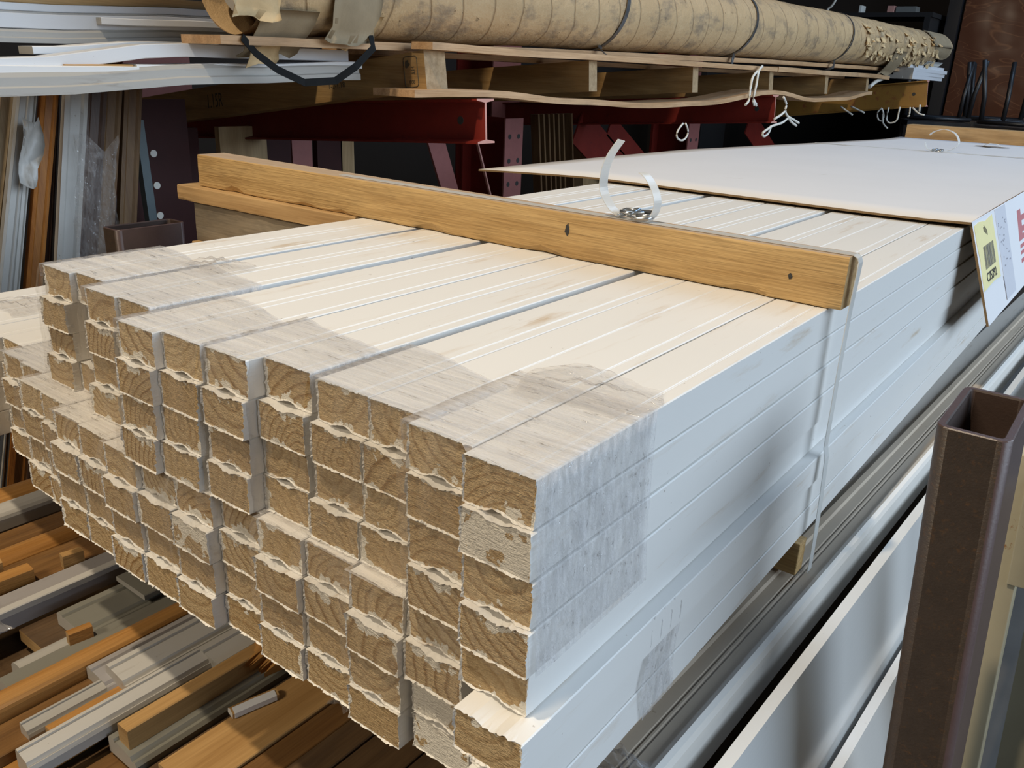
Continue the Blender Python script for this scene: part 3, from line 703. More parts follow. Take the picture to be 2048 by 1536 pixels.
# ------------------------------------------------------------------ right-hand mouldings
def bar_obj(name, prof, path, mats, label, cat, group=None, cap=1, bevel=0.0, segm=None):
    b = MB(); b.sweep(prof, path, cap=cap)
    if segm:
        n = len(prof)
        for q in range((len(path)-1)*n):
            if (q % n) in segm: b.m[q] = 2
    return tag(b.build(name, mats, bevel=bevel), label, cat, group)
casing = [(-0.090, -0.048), (0.0, -0.048), (0.0, -0.002), (-0.002, 0.004), (-0.006, 0.0065), (-0.010, 0.004), (-0.0125, 0.0), (-0.0235, 0.0), (-0.0245, -0.0022), (-0.0268, 0.0), (-0.0285, 0.0), (-0.0298, -0.0024), (-0.0315, 0.0), (-0.043, 0.0), (-0.045, 0.003), (-0.052, 0.0035), (-0.058, -0.003), (-0.090, -0.003)]
RX = 0.032   # the right-hand mouldings drift outwards with distance
bar_obj('door_casing', casing, [(0.667, 0.03, -0.2855), (0.667+RX*3.2, 3.2, -0.2855)], [P['casing'], P['sawend'], P['dustflat']], 'dusty grooved casing moulding along the right side of the white stack', 'moulding', segm=set(range(6, 15)))
bar_obj('primed_plank', [(-0.0105, 0.0), (0.0, 0.0), (0.0235, -0.15), (0.013, -0.15)], [(0.699, 0.10, -0.300), (0.699+RX*3, 3.1, -0.300)], [P['gloss'], P['sawend']],
        'glossy white plank standing on edge left of the brown post', 'plank')
bar_obj('primed_plank', [(0.0, 0.0), (0.010, 0.001), (0.0115, -0.004), (0.046, -0.125), (0.030, -0.13)], [(0.7290, 0.20, -0.438), (0.7290+RX*3, 3.2, -0.438)], [P['gloss'], P['sawend']],
        'lower white plank below the glossy plank beside the brown post', 'plank')
bar_obj('door_casing', [(-x*0.62, z) for x, z in reversed(casing[:-3])], [(0.758, 0.98, -0.298), (0.758+RX*2.6, 3.6, -0.298)], [P['whited'], P['sawend']], 'weathered white casing behind the brown post top', 'moulding')
# sticker and bearer under the stack
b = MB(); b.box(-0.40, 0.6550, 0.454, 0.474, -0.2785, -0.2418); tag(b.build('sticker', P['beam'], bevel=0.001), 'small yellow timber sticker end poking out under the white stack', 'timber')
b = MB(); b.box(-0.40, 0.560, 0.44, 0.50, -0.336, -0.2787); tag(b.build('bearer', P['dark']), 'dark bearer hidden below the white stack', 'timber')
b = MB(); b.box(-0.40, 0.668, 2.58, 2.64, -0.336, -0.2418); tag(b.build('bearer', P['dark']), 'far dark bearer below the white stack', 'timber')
def post(name, label, x0, x1, y0, y1, ztop, zbot, lean, t=0.006, mats=None):
    root = thing(name, label, 'post', ((x0+x1)/2+lean*(ztop-zbot), (y0+y1)/2, zbot))
    def ring(inset, z, dx):
        rr = max(0.002, 0.009-inset); out = []
        for (cx, cy, a0) in ((x1-inset-rr, y1-inset-rr, 0), (x0+inset+rr, y1-inset-rr, 90), (x0+inset+rr, y0+inset+rr, 180), (x1-inset-rr, y0+inset+rr, 270)):
            for k in range(5):
                a = math.radians(a0 + 22.5*k); out.append((cx+rr*math.cos(a)+dx, cy+rr*math.sin(a), z))
        return out
    n = 20; L = ztop-zbot; b = MB()
    rings = [ring(0, zbot, lean*L), ring(0, ztop-0.0008, 0), ring(0.0008, ztop, 0), ring(t-0.0008, ztop, 0), ring(t, ztop-0.0015, 0), ring(t, ztop-0.25, lean*0.25)]
    for k in range(5):
        for i in range(n):
            j = (i+1) % n
            side = (rings[k][i][0]+rings[k][j][0])/2 - (lean*L if k == 0 else 0)
            m = 2 if k in (3, 4) else (1 if k in (1, 2) or (k == 0 and (i in (16, 17, 18, 19, 0, 1, 2, 3) or i == 19)) else 0)
            b.add([rings[k][i], rings[k][j], rings[k+1][j], rings[k+1][i]], [(0, 1, 2, 3)], m, i % 5 != 4 and k in (0, 4))
    o = b.build('tube', [P['brownsteel'], P['purplesteel'], P['insidesteel']], root)
    bm = bmesh.new(); bm.from_mesh(o.data); bmesh.ops.remove_doubles(bm, verts=bm.verts, dist=1e-6); bmesh.ops.recalc_face_normals(bm, faces=bm.faces); bm.to_mesh(o.data); bm.free()
    c = MB(); c.box((x0+x1)/2+lean*L-0.05, (x0+x1)/2+lean*L+0.05, y0-0.02, y1+0.02, -ZO, zbot); c.build('foot_plate', P['brownsteel'], root)
    return root
post('steel_post', 'open brown square steel post in the right foreground', 0.7695, 0.8185, 0.308, 0.418, -0.030, -1.02, 0.062)
post('steel_post', 'short brown steel post top behind the left end of the stack', -0.500, -0.452, 0.374, 0.497, -0.0685, -1.02, 0.0, 0.004)
# beige rusted upright on the right
up_ = thing('rack_upright', 'rusty beige steel upright right of the brown post', 'rack', (0.86, 0.58, -ZO))
b = MB(); b.sweep([(-0.009, -0.02), (0.009, -0.02), (0.009, 0.02), (-0.009, 0.02)], [(0.877, 0.575, -ZO), (0.8205, 0.571, -0.125)], up=(0, 1, 0)); b.build('flange', P['beige'], up_, bevel=0.001)
b = MB(); b.sweep([(-0.220, -0.006), (0.001, -0.006), (0.001, 0.006), (-0.220, 0.006)], [(0.900, 0.66, -ZO), (0.846, 0.656, -0.20)], up=(0, 1, 0)); b.build('web', P['beige2'], up_)
b = MB(); b.sweep([(-0.010, -0.003), (0.008, -0.003), (0.008, 0.003), (-0.010, 0.003)], [(0.8388, 0.552, -0.26), (0.8315, 0.5515, -0.15)], up=(0, 1, 0)); tag(b.build('clip', P['beige'], up_, bevel=0.001), 'rusty clip plate')
b = MB(); b.box(0.86, 1.0, 0.55, 0.73, -ZO, -ZO+0.01); b.build('base', P['beige2'], up_)

# ------------------------------------------------------------------ moulding pile below the stack (left foreground)
YB = 1.15
def flatp(w, h): return [(0, -h), (w, -h), (w, -0.001), (w-0.001, 0), (0.001, 0), (0, -0.001)]
def roundp(w, h):
    return [(0, -h), (w, -h), (w, -h*0.45)] + [(w/2 + w/2*math.cos(a), -h*0.45 + h*0.45*math.sin(a)) for a in [math.radians(20*k) for k in range(1, 9)]] + [(0, -h*0.45)]
def casp(w, h):
    return [(0, -h), (w, -h), (w, -h*0.55), (w*0.94, -h*0.35), (w*0.84, -h*0.42), (w*0.78, -h*0.2), (w*0.55, -h*0.12), (w*0.28, -h*0.05), (w*0.24, -h*0.18), (w*0.20, 0), (w*0.05, 0), (0, -h*0.15)]
# kind, x, width, thickness, y start, top z, material, label
PILE = [
 ('roundp', -0.432, 0.050, 0.030, -0.10, -0.420, 'orange', 'orange stained rounded moulding at the far left of the lower pile'),
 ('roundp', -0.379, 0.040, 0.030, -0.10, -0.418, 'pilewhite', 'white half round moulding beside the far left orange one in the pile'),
 ('flatp', -0.336, 0.043, 0.010, -0.10, -0.452, 'dark', 'dark flat moulding in the deep gap of the lower pile'),
 ('flatp', -0.291, 0.043, 0.020, -0.10, -0.424, 'brown', 'flat brown moulding left of the wide rounded orange one'),
 ('roundp', -0.247, 0.043, 0.030, -0.10, -0.416, 'orange', 'wide rounded orange moulding left of the wide shaded board'),
 ('flatp', -0.204, 0.062, 0.020, -0.10, -0.425, 'brown', 'wide flat brown moulding below the rounded orange one'),
 ('flatp', -0.1335, 0.0485, 0.018, -0.16, -0.419, 'lilac', 'wide white board with its shade painted lilac grey, crossing the lower pile'),
 ('flatp', -0.0955, 0.012, 0.008, -0.16, -0.4108, 'pilewhite', 'narrow white strip added as the lit edge of the shaded board'),  # strip stands in for the lit part of the board
 ('flatp', -0.083, 0.090, 0.016, 0.000, -0.440, 'dark', 'torn dark red board end under the broken casing'),
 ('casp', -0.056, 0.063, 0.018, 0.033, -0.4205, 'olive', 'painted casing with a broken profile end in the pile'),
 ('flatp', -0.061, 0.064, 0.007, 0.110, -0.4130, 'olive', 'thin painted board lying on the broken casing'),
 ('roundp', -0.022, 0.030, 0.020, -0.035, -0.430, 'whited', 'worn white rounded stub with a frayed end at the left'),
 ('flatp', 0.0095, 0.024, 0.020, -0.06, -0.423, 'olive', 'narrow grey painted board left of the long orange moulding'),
 ('roundp', 0.034, 0.028, 0.026, -0.18, -0.4140, 'orange', 'long orange half round moulding across the middle of the pile'),
 ('flatp', 0.0635, 0.044, 0.018, -0.18, -0.436, 'brown', 'flat brown moulding right of the long orange half round'),
 ('casp', 0.064, 0.046, 0.016, 0.006, -0.4195, 'lilac', 'grey casing end on the brown moulding'),
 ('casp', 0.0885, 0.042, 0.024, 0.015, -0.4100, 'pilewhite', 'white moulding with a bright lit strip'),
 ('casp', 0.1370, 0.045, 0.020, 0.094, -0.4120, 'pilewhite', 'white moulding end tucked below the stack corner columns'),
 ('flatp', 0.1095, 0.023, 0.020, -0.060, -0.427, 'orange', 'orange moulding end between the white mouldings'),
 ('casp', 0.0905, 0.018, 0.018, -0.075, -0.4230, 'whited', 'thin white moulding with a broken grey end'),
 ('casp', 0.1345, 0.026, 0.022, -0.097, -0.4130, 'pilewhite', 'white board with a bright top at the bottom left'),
 ('flatp', 0.108, 0.022, 0.016, -0.20, -0.448, 'orange', 'low orange moulding at the bottom left corner'),
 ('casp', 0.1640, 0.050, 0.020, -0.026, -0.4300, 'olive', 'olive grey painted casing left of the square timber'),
 ('flatp', 0.1550, 0.050, 0.012, -0.070, -0.4560, 'brown', 'dark brown stub at the bottom edge of the pile'),
 ('flatp', 0.1785, 0.018, 0.040, -0.022, -0.4100, 'tan', 'square tan timber with a dark side'),
 ('flatp', 0.2160, 0.026, 0.012, -0.10, -0.446, 'dark', 'dark low strip right of the square timber'),
 ('flatp', 0.2440, 0.060, 0.022, -0.020, -0.420, 'tan', 'lit tan plank with a cut end at the bottom'),
 ('flatp', 0.3060, 0.031, 0.022, -0.16, -0.422, 'brown', 'brown plank right of the lit tan plank'),
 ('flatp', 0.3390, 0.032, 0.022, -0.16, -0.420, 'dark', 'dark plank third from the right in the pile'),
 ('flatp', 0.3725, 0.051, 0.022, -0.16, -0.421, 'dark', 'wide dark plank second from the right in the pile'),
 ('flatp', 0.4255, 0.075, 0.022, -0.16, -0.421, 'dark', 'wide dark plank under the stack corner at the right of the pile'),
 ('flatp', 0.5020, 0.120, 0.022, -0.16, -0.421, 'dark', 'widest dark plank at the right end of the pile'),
]
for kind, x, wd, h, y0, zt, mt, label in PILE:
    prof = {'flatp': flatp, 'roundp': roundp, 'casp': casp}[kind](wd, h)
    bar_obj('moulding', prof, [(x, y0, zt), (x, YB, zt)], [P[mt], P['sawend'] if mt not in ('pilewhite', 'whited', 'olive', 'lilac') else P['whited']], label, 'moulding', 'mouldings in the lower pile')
    zb = -0.4715
    if zt - h > zb + 0.002:
        pass
for x, y0, y1, wd, h, mt, label in [(-0.165, -0.02, 0.05, 0.020, 0.018, 'orange', 'short orange offcut near the left edge'), (-0.190, 0.01, 0.03, 0.012, 0.024, 'tan', 'small broken tan offcut at the left'),
                              (-0.150, 0.085, 0.11, 0.012, 0.020, 'tan', 'splintered tan chip on the brown moulding'), (0.005, 0.015, 0.04, 0.010, 0.016, 'orange', 'tiny orange peg below the broken casing')]:
    bar_obj('offcut', flatp(wd, h), [(x, y0, -0.424+h), (x+0.004, y1, -0.424+h)], [P[mt], P['sawend']], label, 'offcut')
b = MB(); b.sweep([(0, 0), (0.012, 0), (0.013, 0.006), (0.006, 0.009), (0.001, 0.006)], [(0.238, 0.060, -0.4195), (0.243, 0.082, -0.4195), (0.250, 0.108, -0.4195)], m=0, cap=1)
b.sweep([(0.0115, -0.0005), (0.0135, 0.001), (0.0132, 0.0065), (0.0065, 0.0095), (0.0062, 0.0085)], [(0.239, 0.062, -0.4195), (0.244, 0.083, -0.4195), (0.250, 0.105, -0.4195)], m=1)
tag(b.build('offcut', [P['tan'], P['white']]), 'small white and tan wood scrap on the dark planks', 'offcut')
def splinters(cx, cy, label, seed):
    r = random.Random(seed); b = MB()
    for k in range(7):
        x = cx + (k-3)*0.0062 + r.uniform(-0.001, 0.001); wd = r.uniform(0.004, 0.007); L = r.uniform(0.012, 0.030); z = -0.4195 + r.uniform(0, 0.003)
        b.add([(x, cy, z), (x+wd, cy, z), (x+wd*0.5, cy-L, z+0.001), (x, cy, z+0.013), (x+wd, cy, z+0.013), (x+wd*0.5, cy-L, z+0.006)], [(0, 1, 2), (3, 5, 4), (0, 3, 4, 1), (1, 4, 5, 2), (2, 5, 3, 0)], 0)
    b.box(cx-0.022, cx+0.024, cy-0.0005, 0.45, -0.4195, -0.4055)
    tag(b.build('broken_board', P['orange']), label, 'board')
splinters(0.205, 0.135, 'splintered orange board end below the stack, nearer the middle', 2)
splinters(0.262, 0.185, 'splintered orange board end below the stack, nearer the corner', 5)
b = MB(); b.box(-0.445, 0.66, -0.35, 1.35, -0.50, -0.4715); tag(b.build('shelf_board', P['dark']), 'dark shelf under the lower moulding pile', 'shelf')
b = MB()
for x in (-0.40, 0.60):
    for y in (-0.3, 1.25): b.box(x-0.03, x+0.03, y-0.03, y+0.03, -ZO, -0.5002)
tag(b.build('shelf_trestle', P['black']), 'black trestle below the lower shelf', 'trestle')
pucker('crumpled clear film among the mouldings at the far left bottom', -0.085, -0.045, -0.415, 0.035, 0.03, 0.02, 33)
pucker('torn clear film flap hanging on the dark planks below the stack', 0.318, 0.150, -0.4175, 0.012, 0.018, 0.008, 35)

# ------------------------------------------------------------------ cantilever rack: arms, columns
I_H, I_W = 0.094, 0.060
def iprof(h, wd, t=0.006):
    return [(-wd/2, 0), (wd/2, 0), (wd/2, t*0.7), (t/2, t*1.4), (t/2, h-t*1.4), (wd/2, h-t*0.7), (wd/2, h), (-wd/2, h), (-wd/2, h-t*0.7), (-t/2, h-t*1.4), (-t/2, t*1.4), (-wd/2, t*0.7)]
def arm(label, tip, root, h, mat, wd=0.06):
    rt = thing('cantilever_beam', label, 'beam', root, 'cantilever rack arms')
    b = MB(); b.sweep(iprof(h, wd), [tip, root], m=0, cap=1); b.build('profile', [P[mat], P['redend']], rt)
    t = Vector(root)-Vector(tip); t.normalize(); c = Vector(tip) + t*0.075 + Vector((0, -0.0036, h*0.52))
    b = MB(); b.cyl(c, c+Vector((0, 0.0072, 0)), 0.009, 16); b.build('bolt_hole', P['ink'], rt)
    return rt
arm('near red cantilever arm under the pallet stringer', (-0.372, 1.212, 0.0385), (-1.655, 1.212, -0.0420), 0.096, 'red')
arm('middle red cantilever arm under the sagging pallet board', (-0.380, 2.985, 0.0435), (-1.675, 2.985, -0.0505), 0.102, 'red')
arm('far mustard brown cantilever arm with a drilled hole', (-0.226, 4.75, 0.0975), (-1.575, 4.75, -0.072), 0.132, 'mustard')
def column(label, x0, x1, y0, y1, z1, dots=None):
    rt = thing('rack_column', label, 'rack column', ((x0+x1)/2, (y0+y1)/2, -ZO), 'red rack columns')
    yc = (y0+y1)/2; t = 0.007; b = MB()
    b.box(x1-t, x1, y0, y1, -ZO, z1, 1); b.box(x0, x0+t, y0, y1, -ZO, z1, 0); b.box(x0+t, x1-t, yc-t/2, yc+t/2, -ZO, z1, 0)
    b.build('shaft', [P['red'], P['pink']], rt)
    if dots:
        for (side, z) in dots:
            c = Vector((x1+0.0005, yc+side*(y1-y0)*0.25, z)); h = MB(); h.cyl(c-Vector((0.001, 0, 0)), c+Vector((0.0006, 0, 0)), 0.0095, 14); h.build('hole', P['ink'], rt)
    return rt
col_z = 1.0
column('red rack column behind the near arm', -1.90, -1.66, 1.10, 1.32, col_z)
column('red rack column with paired holes right of the near arm', -1.42, -1.20, 2.36, 2.475, 0.02, [(s, z) for z in (-0.048, -0.14, -0.23) for s in (-1, 1)])
column('red rack column with paired holes at the far end', -1.42, -1.20, 3.96, 4.09, 0.02, [(s, z) for z in (-0.12, -0.24) for s in (-1, 1)])
column('red rack column behind the far mustard arm', -1.80, -1.58, 4.66, 4.84, col_z)
column('red rack column behind the middle arm', -1.90, -1.68, 2.88, 3.09, col_z)
def brace(label, a, b_, wd, mat):
    k_ = (a[2]+ZO)/(a[2]-b_[2]); b_ = tuple(a[q]+(b_[q]-a[q])*k_ for q in range(3))
    b = MB(); b.sweep([(-wd/2, -0.004), (wd/2, -0.004), (wd/2, 0.004), (-wd/2, 0.004)], [a, b_], up=(1, 0, 0)); return tag(b.build('rack_brace', P[mat]), label, 'brace', 'rack braces')
brace('slanted worn red brace under the near arm tip', (-1.05, 1.78, 0.00), (-1.05, 1.98, -0.45), 0.075, 'pink')
brace('thin pale rod leaning behind the near arm end', (-0.99, 1.91, 0.02), (-0.99, 2.07, -0.35), 0.006, 'redend')
brace('slanted red brace right of the dark trim strips', (-1.25, 2.95, -0.02), (-1.25, 3.65, -0.42), 0.17, 'red')
brace('slanted red brace near the far column', (-1.30, 5.0, -0.05), (-1.30, 5.6, -0.35), 0.16, 'red')
brace('slanted red brace in the dark behind the far arm', (-1.25, 3.22, -0.03), (-1.25, 3.92, -0.42), 0.10, 'red')
# dark uprights behind the left mouldings
rt = thing('rack_column', 'dark rack upright with three pale round holes', 'rack column', (-1.02, 0.78, -ZO), 'red rack columns')
b = MB(); b.box(-1.06, -1.05, 0.715, 0.90, -ZO, 0.10, 0); b.box(-1.2, -1.06, 0.715, 0.725, -ZO, 0.10, 0); b.build('shaft', P['reddark'], rt)
for z in (-0.021, -0.095, -0.166):
    c = Vector((-1.0485, 0.804, z)); h = MB(); h.cyl(c-Vector((0.001, 0, 0)), c+Vector((0.001, 0, 0)), 0.0085, 14); tag(h.build('hole', P['rope'], rt), 'pale round hole')
for k, (y, wd, mt, lb) in enumerate([(0.935, 0.10, 'reddark', 'dark red panel edge left of the tan board'), (1.10, 0.155, 'tan_z', 'tan board standing behind the yellow batten'), (1.255, 0.085, 'reddark', 'deep red board behind the yellow batten'),
                           (1.345, 0.075, 'pink', 'faded red board standing behind the yellow batten'), (1.44, 0.10, 'reddark', 'dark red board beside the faded red one'), (1.535, 0.055, 'tan_z', 'narrow beige board in the dark behind the batten')]):
    b = MB(); b.box(-1.235, -1.215, y, y+wd, -ZO, 0.02); tag(b.build('standing_board', P[mt]), lb, 'board', 'boards standing in the dark rack')
for k in range(7):
    b = MB(); y = 2.62+0.036*k+(0.03 if k == 6 else 0); b.sweep(rect(-0.005, 0.005, -0.02, 0.02), [(-1.25, y, 0.03), (-1.22, y+0.055, -0.6), (-1.21, y+0.085, -ZO)], up=(1, 0, 0))
    tag(b.build('trim_strip', P['brown_z']), 'thin trim strip leaning in the dark, %s from left' % ORD[k], 'trim', 'thin trim strips leaning in the dark')
b = MB(); b.box(-1.5, -1.3, 3.10, 3.40, -ZO, -0.10); tag(b.build('carton', P['tan_z']), 'dull tan carton in the dark below the middle arm', 'box')

# unseen upper rack tier, added above the view: arms and boards that shade what lies behind
for k, y in enumerate((-0.55, 1.212, 2.985, 4.75)):
    b = MB(); b.sweep(iprof(0.10, 0.06), [(-0.50, y, 0.95), (-1.70, y, 0.90)], m=0, cap=1); tag(b.build('cantilever_beam', [P['red'], P['redend']]), 'red upper cantilever arm above the picture, %s from left' % ORD[k], 'beam')
for k in range(6):
    b = MB(); x0 = -0.53-0.20*k; b.sweep(rect(-0.19, 0.0, 0.0, 0.05), [(x0, -0.85, 1.062-0.0083*k), (x0, 5.6, 1.062-0.0083*k)]); tag(b.build('shade_plank', P['pal_y']), 'plank stored on the upper rack arms, %s from the front' % ORD[k], 'plank')
column('red rack column at the near left end', -1.95, -1.70, -0.65, -0.45, 1.0)
# ------------------------------------------------------------------ pallet
pl = thing('pallet', 'long wooden pallet on the red cantilever arms', 'pallet', (-0.8, 2.6, 0.14))
SL = 0.075
for k, (y, wd) in enumerate([(1.100, 0.066), (1.725, 0.040), (2.35, 0.040), (3.01, 0.040), (3.67, 0.040), (4.30, 0.040)]):
    zt, zb = (0.2285, 0.1515) if k == 0 else (0.228, 0.150)
    b = MB(); b.sweep([(-wd/2, 0), (wd/2, 0), (wd/2, zt-zb), (-wd/2, zt-zb)], [(-0.420, y, zb), (-1.60, y, zb-(0.1584 if k == 0 else 0.098))], m=0, cap=1)
    s = b.build('stringer', [P['pal_x'], P['pal_end']], pl)
    if k == 0: str0 = s
def long_board(name, pts, wd, th, label=None, x0=-0.40):
    b = MB(); b.sweep([(0, 0), (wd, 0), (wd, th), (0, th)], [(x0-wd, y, z) for y, z in pts], m=0, cap=0); o = b.build(name, P['pal_y'], pl)
    if label: tag(o, label)
def smooth(pts, n=5):
    out = []
    for i in range(len(pts)-1):
        a, b2 = pts[i], pts[i+1]
        for k in range(n):
            t = k/n; t2 = (1-math.cos(math.pi*t))/2; li = len(a)-2
            out.append(tuple(a[q]+(b2[q]-a[q])*(t if q == li else t2) for q in range(len(a))))
    return out + [pts[-1]]
long_board('deck_board', smooth([(1.062, 0.229), (1.40, 0.226), (1.725, 0.2285), (2.30, 0.2285), (3.0, 0.2285)]), 0.060, 0.0145)
long_board('deck_board', smooth([(3.01, 0.2285), (3.67, 0.2265), (4.30, 0.2285), (4.6, 0.223)]), 0.060, 0.018)
long_board('deck_board', [(1.062, 0.216), (4.5, 0.2185)], 0.14, 0.0125, x0=-0.60)
long_board('bottom_board', smooth([(1.000, 0.1355), (1.118, 0.1372), (1.24, 0.1365), (1.60, 0.118), (2.0, 0.1055), (2.35, 0.110), (2.985, 0.1475), (3.45, 0.118), (3.85, 0.122), (4.30, 0.150)]), 0.12, 0.0145, 'wavy sagging bottom board', x0=-0.392)
sk = thing('skid_plank', 'tan plank directly under the wrapped roll', 'plank', (-0.52, 3.0, 0.236))
b = MB(); b.sweep([(-0.06, 0), (0.06, 0), (0.06, 0.015), (-0.06, 0.015)], [(-0.555, 0.625, 0.2185), (-0.550, 1.05, 0.2250), (-0.535, 1.6, 0.236), (-0.50, 3.0, 0.2555), (-0.45, 5.0, 0.270)]); b.build('shaft', P['pal_y'], sk)
# stamps on the near stringer
fy = 1.100-0.033-0.0004; sd = Vector((1.08, 0, 0.145)).normalized(); ud = Vector((-sd.z, 0, sd.x))
def spt(x, f): return Vector((x, fy, 0.1515 + (x+0.42)*(0.145/1.08) + f*0.077))
ro = MB(); pts = []
c0 = spt(-0.466, 0.5); hw_, hh_, rr_ = 0.0195, 0.031, 0.007
for (cx, cz, a0) in ((hw_-rr_, hh_-rr_, 0), (-hw_+rr_, hh_-rr_, 90), (-hw_+rr_, -hh_+rr_, 180), (hw_-rr_, -hh_+rr_, 270)):
    for k in range(5): a = math.radians(a0+22.5*k); pts.append(c0 + sd*(cx+rr_*math.cos(a)) + ud*(cz+rr_*math.sin(a)))
pts.append(pts[0]); ro.tube(pts, 0.0009, 6); ro.build('stamp_outline', P['stamp'], str0)
ls = []
text_mesh('HT', 0.013, P['stamp'], 'stamp_text', str0, c0 + sd*0.006 + ud*0.002, -ud, sd)
text_mesh('008', 0.011, P['stamp'], 'stamp_text', str0, c0 - ud*0.021 + sd*0.002, sd, ud)
b = MB(); r = random.Random(2); cc = c0 - sd*0.009 + ud*0.016
vs = [cc + sd*0.008*math.cos(6.28*k/12)*r.uniform(0.5, 1.1) + ud*0.011*math.sin(6.28*k/12)*r.uniform(0.5, 1.1) for k in range(12)]; b.add(vs, [tuple(range(12))]); b.build('stamp_blot', P['stamp'], str0)
text_mesh('1.15R', 0.050, P['stamp'], 'stamp_text', str0, spt(-1.175, 0.50), sd, ud + sd*0.12, sx=0.62)
text_mesh('1-2-1.18', 0.017, P['stamp'], 'stamp_text', str0, spt(-0.700, 0.42), sd, ud, sx=1.0)

# ------------------------------------------------------------------ paper-wrapped roll
roll = thing('wrapped_roll', 'long roll wrapped in torn brown kraft paper on the pallet', 'roll', (-0.50, 3.0, 0.25))
RA = (Vector((-0.560, 0.66, 0.345)), Vector((-0.400, 5.25, 0.388)))
def rax(y): t = (y-0.66)/(5.25-0.66); return RA[0].lerp(RA[1], t) + Vector((0, 0, 0.010*math.sin(t*math.pi)))
r = random.Random(4); b = MB(); NS, NA = 90, 36; vs = []
for i in range(NS+1):
    y = 0.70 + (5.15-0.70)*i/NS; c = rax(y); R0 = 0.1085 - 0.0085*(i/NS)
    for k in range(NA):
        a = 6.2832*k/NA; far = max(0, (i/NS-0.7)/0.3)
        rad = R0 + 0.0012*math.sin(3*a+i*0.5) + r.uniform(-1, 1)*(0.0006+0.002*far) - (0.0013 if i % 2 == 0 else 0)
        vs.append((c.x+rad*math.cos(a), c.y, c.z+rad*math.sin(a)))
b.add(vs, [(i*NA+k, i*NA+(k+1) % NA, (i+1)*NA+(k+1) % NA, (i+1)*NA+k) for i in range(NS) for k in range(NA)], 0, True)
b.build('wrap', P['kraft'], roll, fixn=True)
b = MB(); n = 24
for (ya, yb, rad) in ((0.72, 0.74, 0.075), (5.12, 5.22, 0.080)):
    b = MB(); b.cyl(rax(ya), rax(yb), rad, 24); tag(b.build('core', P['whited'], roll), 'white contents at the open end')
pass
def flap_mesh(name, pts, mat, parent, thick=0.0012, label=None):
    """curled torn sheet through a grid of points (rows of equal length)"""
    b = MB(); R_, C_ = len(pts), len(pts[0]); vs = [Vector(p) for row in pts for p in row]
    nrm = (vs[1]-vs[0]).cross(vs[C_]-vs[0]).normalized()*thick
    allv = vs + [v+nrm for v in vs]; N_ = len(vs); fs = []
    for i in range(R_-1):
        for j in range(C_-1):
            q = (i*C_+j, i*C_+j+1, (i+1)*C_+j+1, (i+1)*C_+j); fs.append(q); fs.append(tuple(N_+t for t in reversed(q)))
    for j in range(C_-1): fs.append((j, j+1, N_+j+1, N_+j)); q = (R_-1)*C_; fs.append((q+j+1, q+j, N_+q+j, N_+q+j+1))
    for i in range(R_-1): fs.append(((i+1)*C_, i*C_, N_+i*C_, N_+(i+1)*C_)); q = C_-1; fs.append((i*C_+q, (i+1)*C_+q, N_+(i+1)*C_+q, N_+i*C_+q))
    b.add(allv, fs, 0, True); o = b.build(name, mat, parent, fixn=False)
    if label: tag(o, label)
def on_roll(y, adeg, lift=0.0):
    c = rax(y); R0 = 0.1085-0.0085*(y-0.7)/4.45; a = math.radians(adeg); return Vector((c.x+(R0+lift)*math.cos(a), y, c.z+(R0+lift)*math.sin(a)))
r = random.Random(9)
def torn_sheet(y0, y1, a0, a1, l0, l1, mat, seed, label=None, droop=0.0):
    rr = random.Random(seed); g = []
    for i in range(7):
        u = i/6; row = []
        for j in range(7):
            v = j/6; yy = y0+(y1-y0)*u + rr.uniform(-1, 1)*0.010*(v > 0.7); aa = a0+(a1-a0)*v
            p = on_roll(yy, aa, l0+(l1-l0)*v*v + 0.006*math.sin(u*6+seed)*v + rr.uniform(-1, 1)*0.003*v); p.z -= droop*v*v; row.append(p)
        g.append(row)
    flap_mesh('torn_flap', g, mat, roll, 0.0012, label)
torn_sheet(0.70, 0.82, -35, -95, 0.004, 0.02, P['tornin'], 1, 'drooping torn flap at the near end', 0.015)
torn_sheet(0.715, 0.775, -62, -88, 0.004, 0.03, P['torn'], 2, 'pale ragged paper tongue', 0.022)
torn_sheet(0.62, 0.72, 10, -40, 0.003, 0.02, P['torn'], 3)
torn_sheet(0.74, 0.86, -20, 20, 0.004, 0.055, P['torn'], 4)
torn_sheet(0.84, 0.96, 15, -55, 0.006, 0.035, P['tornin'], 5, 'grey brown folded flap')
torn_sheet(0.90, 0.98, -35, -75, 0.004, 0.02, P['torn'], 6)
torn_sheet(0.58, 0.70, 60, -20, 0.002, 0.012, P['tornin'], 7)
torn_sheet(4.35, 4.55, -15, -80, 0.004, 0.02, P['tornin'], 8, 'torn triangle hanging over the plank', 0.02)
torn_sheet(5.00, 5.40, 70, 10, 0.004, 0.012, P['tornin'], 9)
torn_sheet(5.05, 5.42, 20, -30, 0.004, -0.02, P['tornin'], 10)
torn_sheet(5.02, 5.35, -35, -95, 0.003, -0.012, P['rope'], 11, 'white inner sheet at the far end')
for k in range(70):
    y = r.uniform(3.85, 5.12); a = r.uniform(-40, 45); s_ = r.uniform(0.02, 0.06)
    torn_sheet(y, y+s_, a, a-r.uniform(8, 18), 0.001, r.uniform(0.006, 0.016), P['torn'], 20+k)
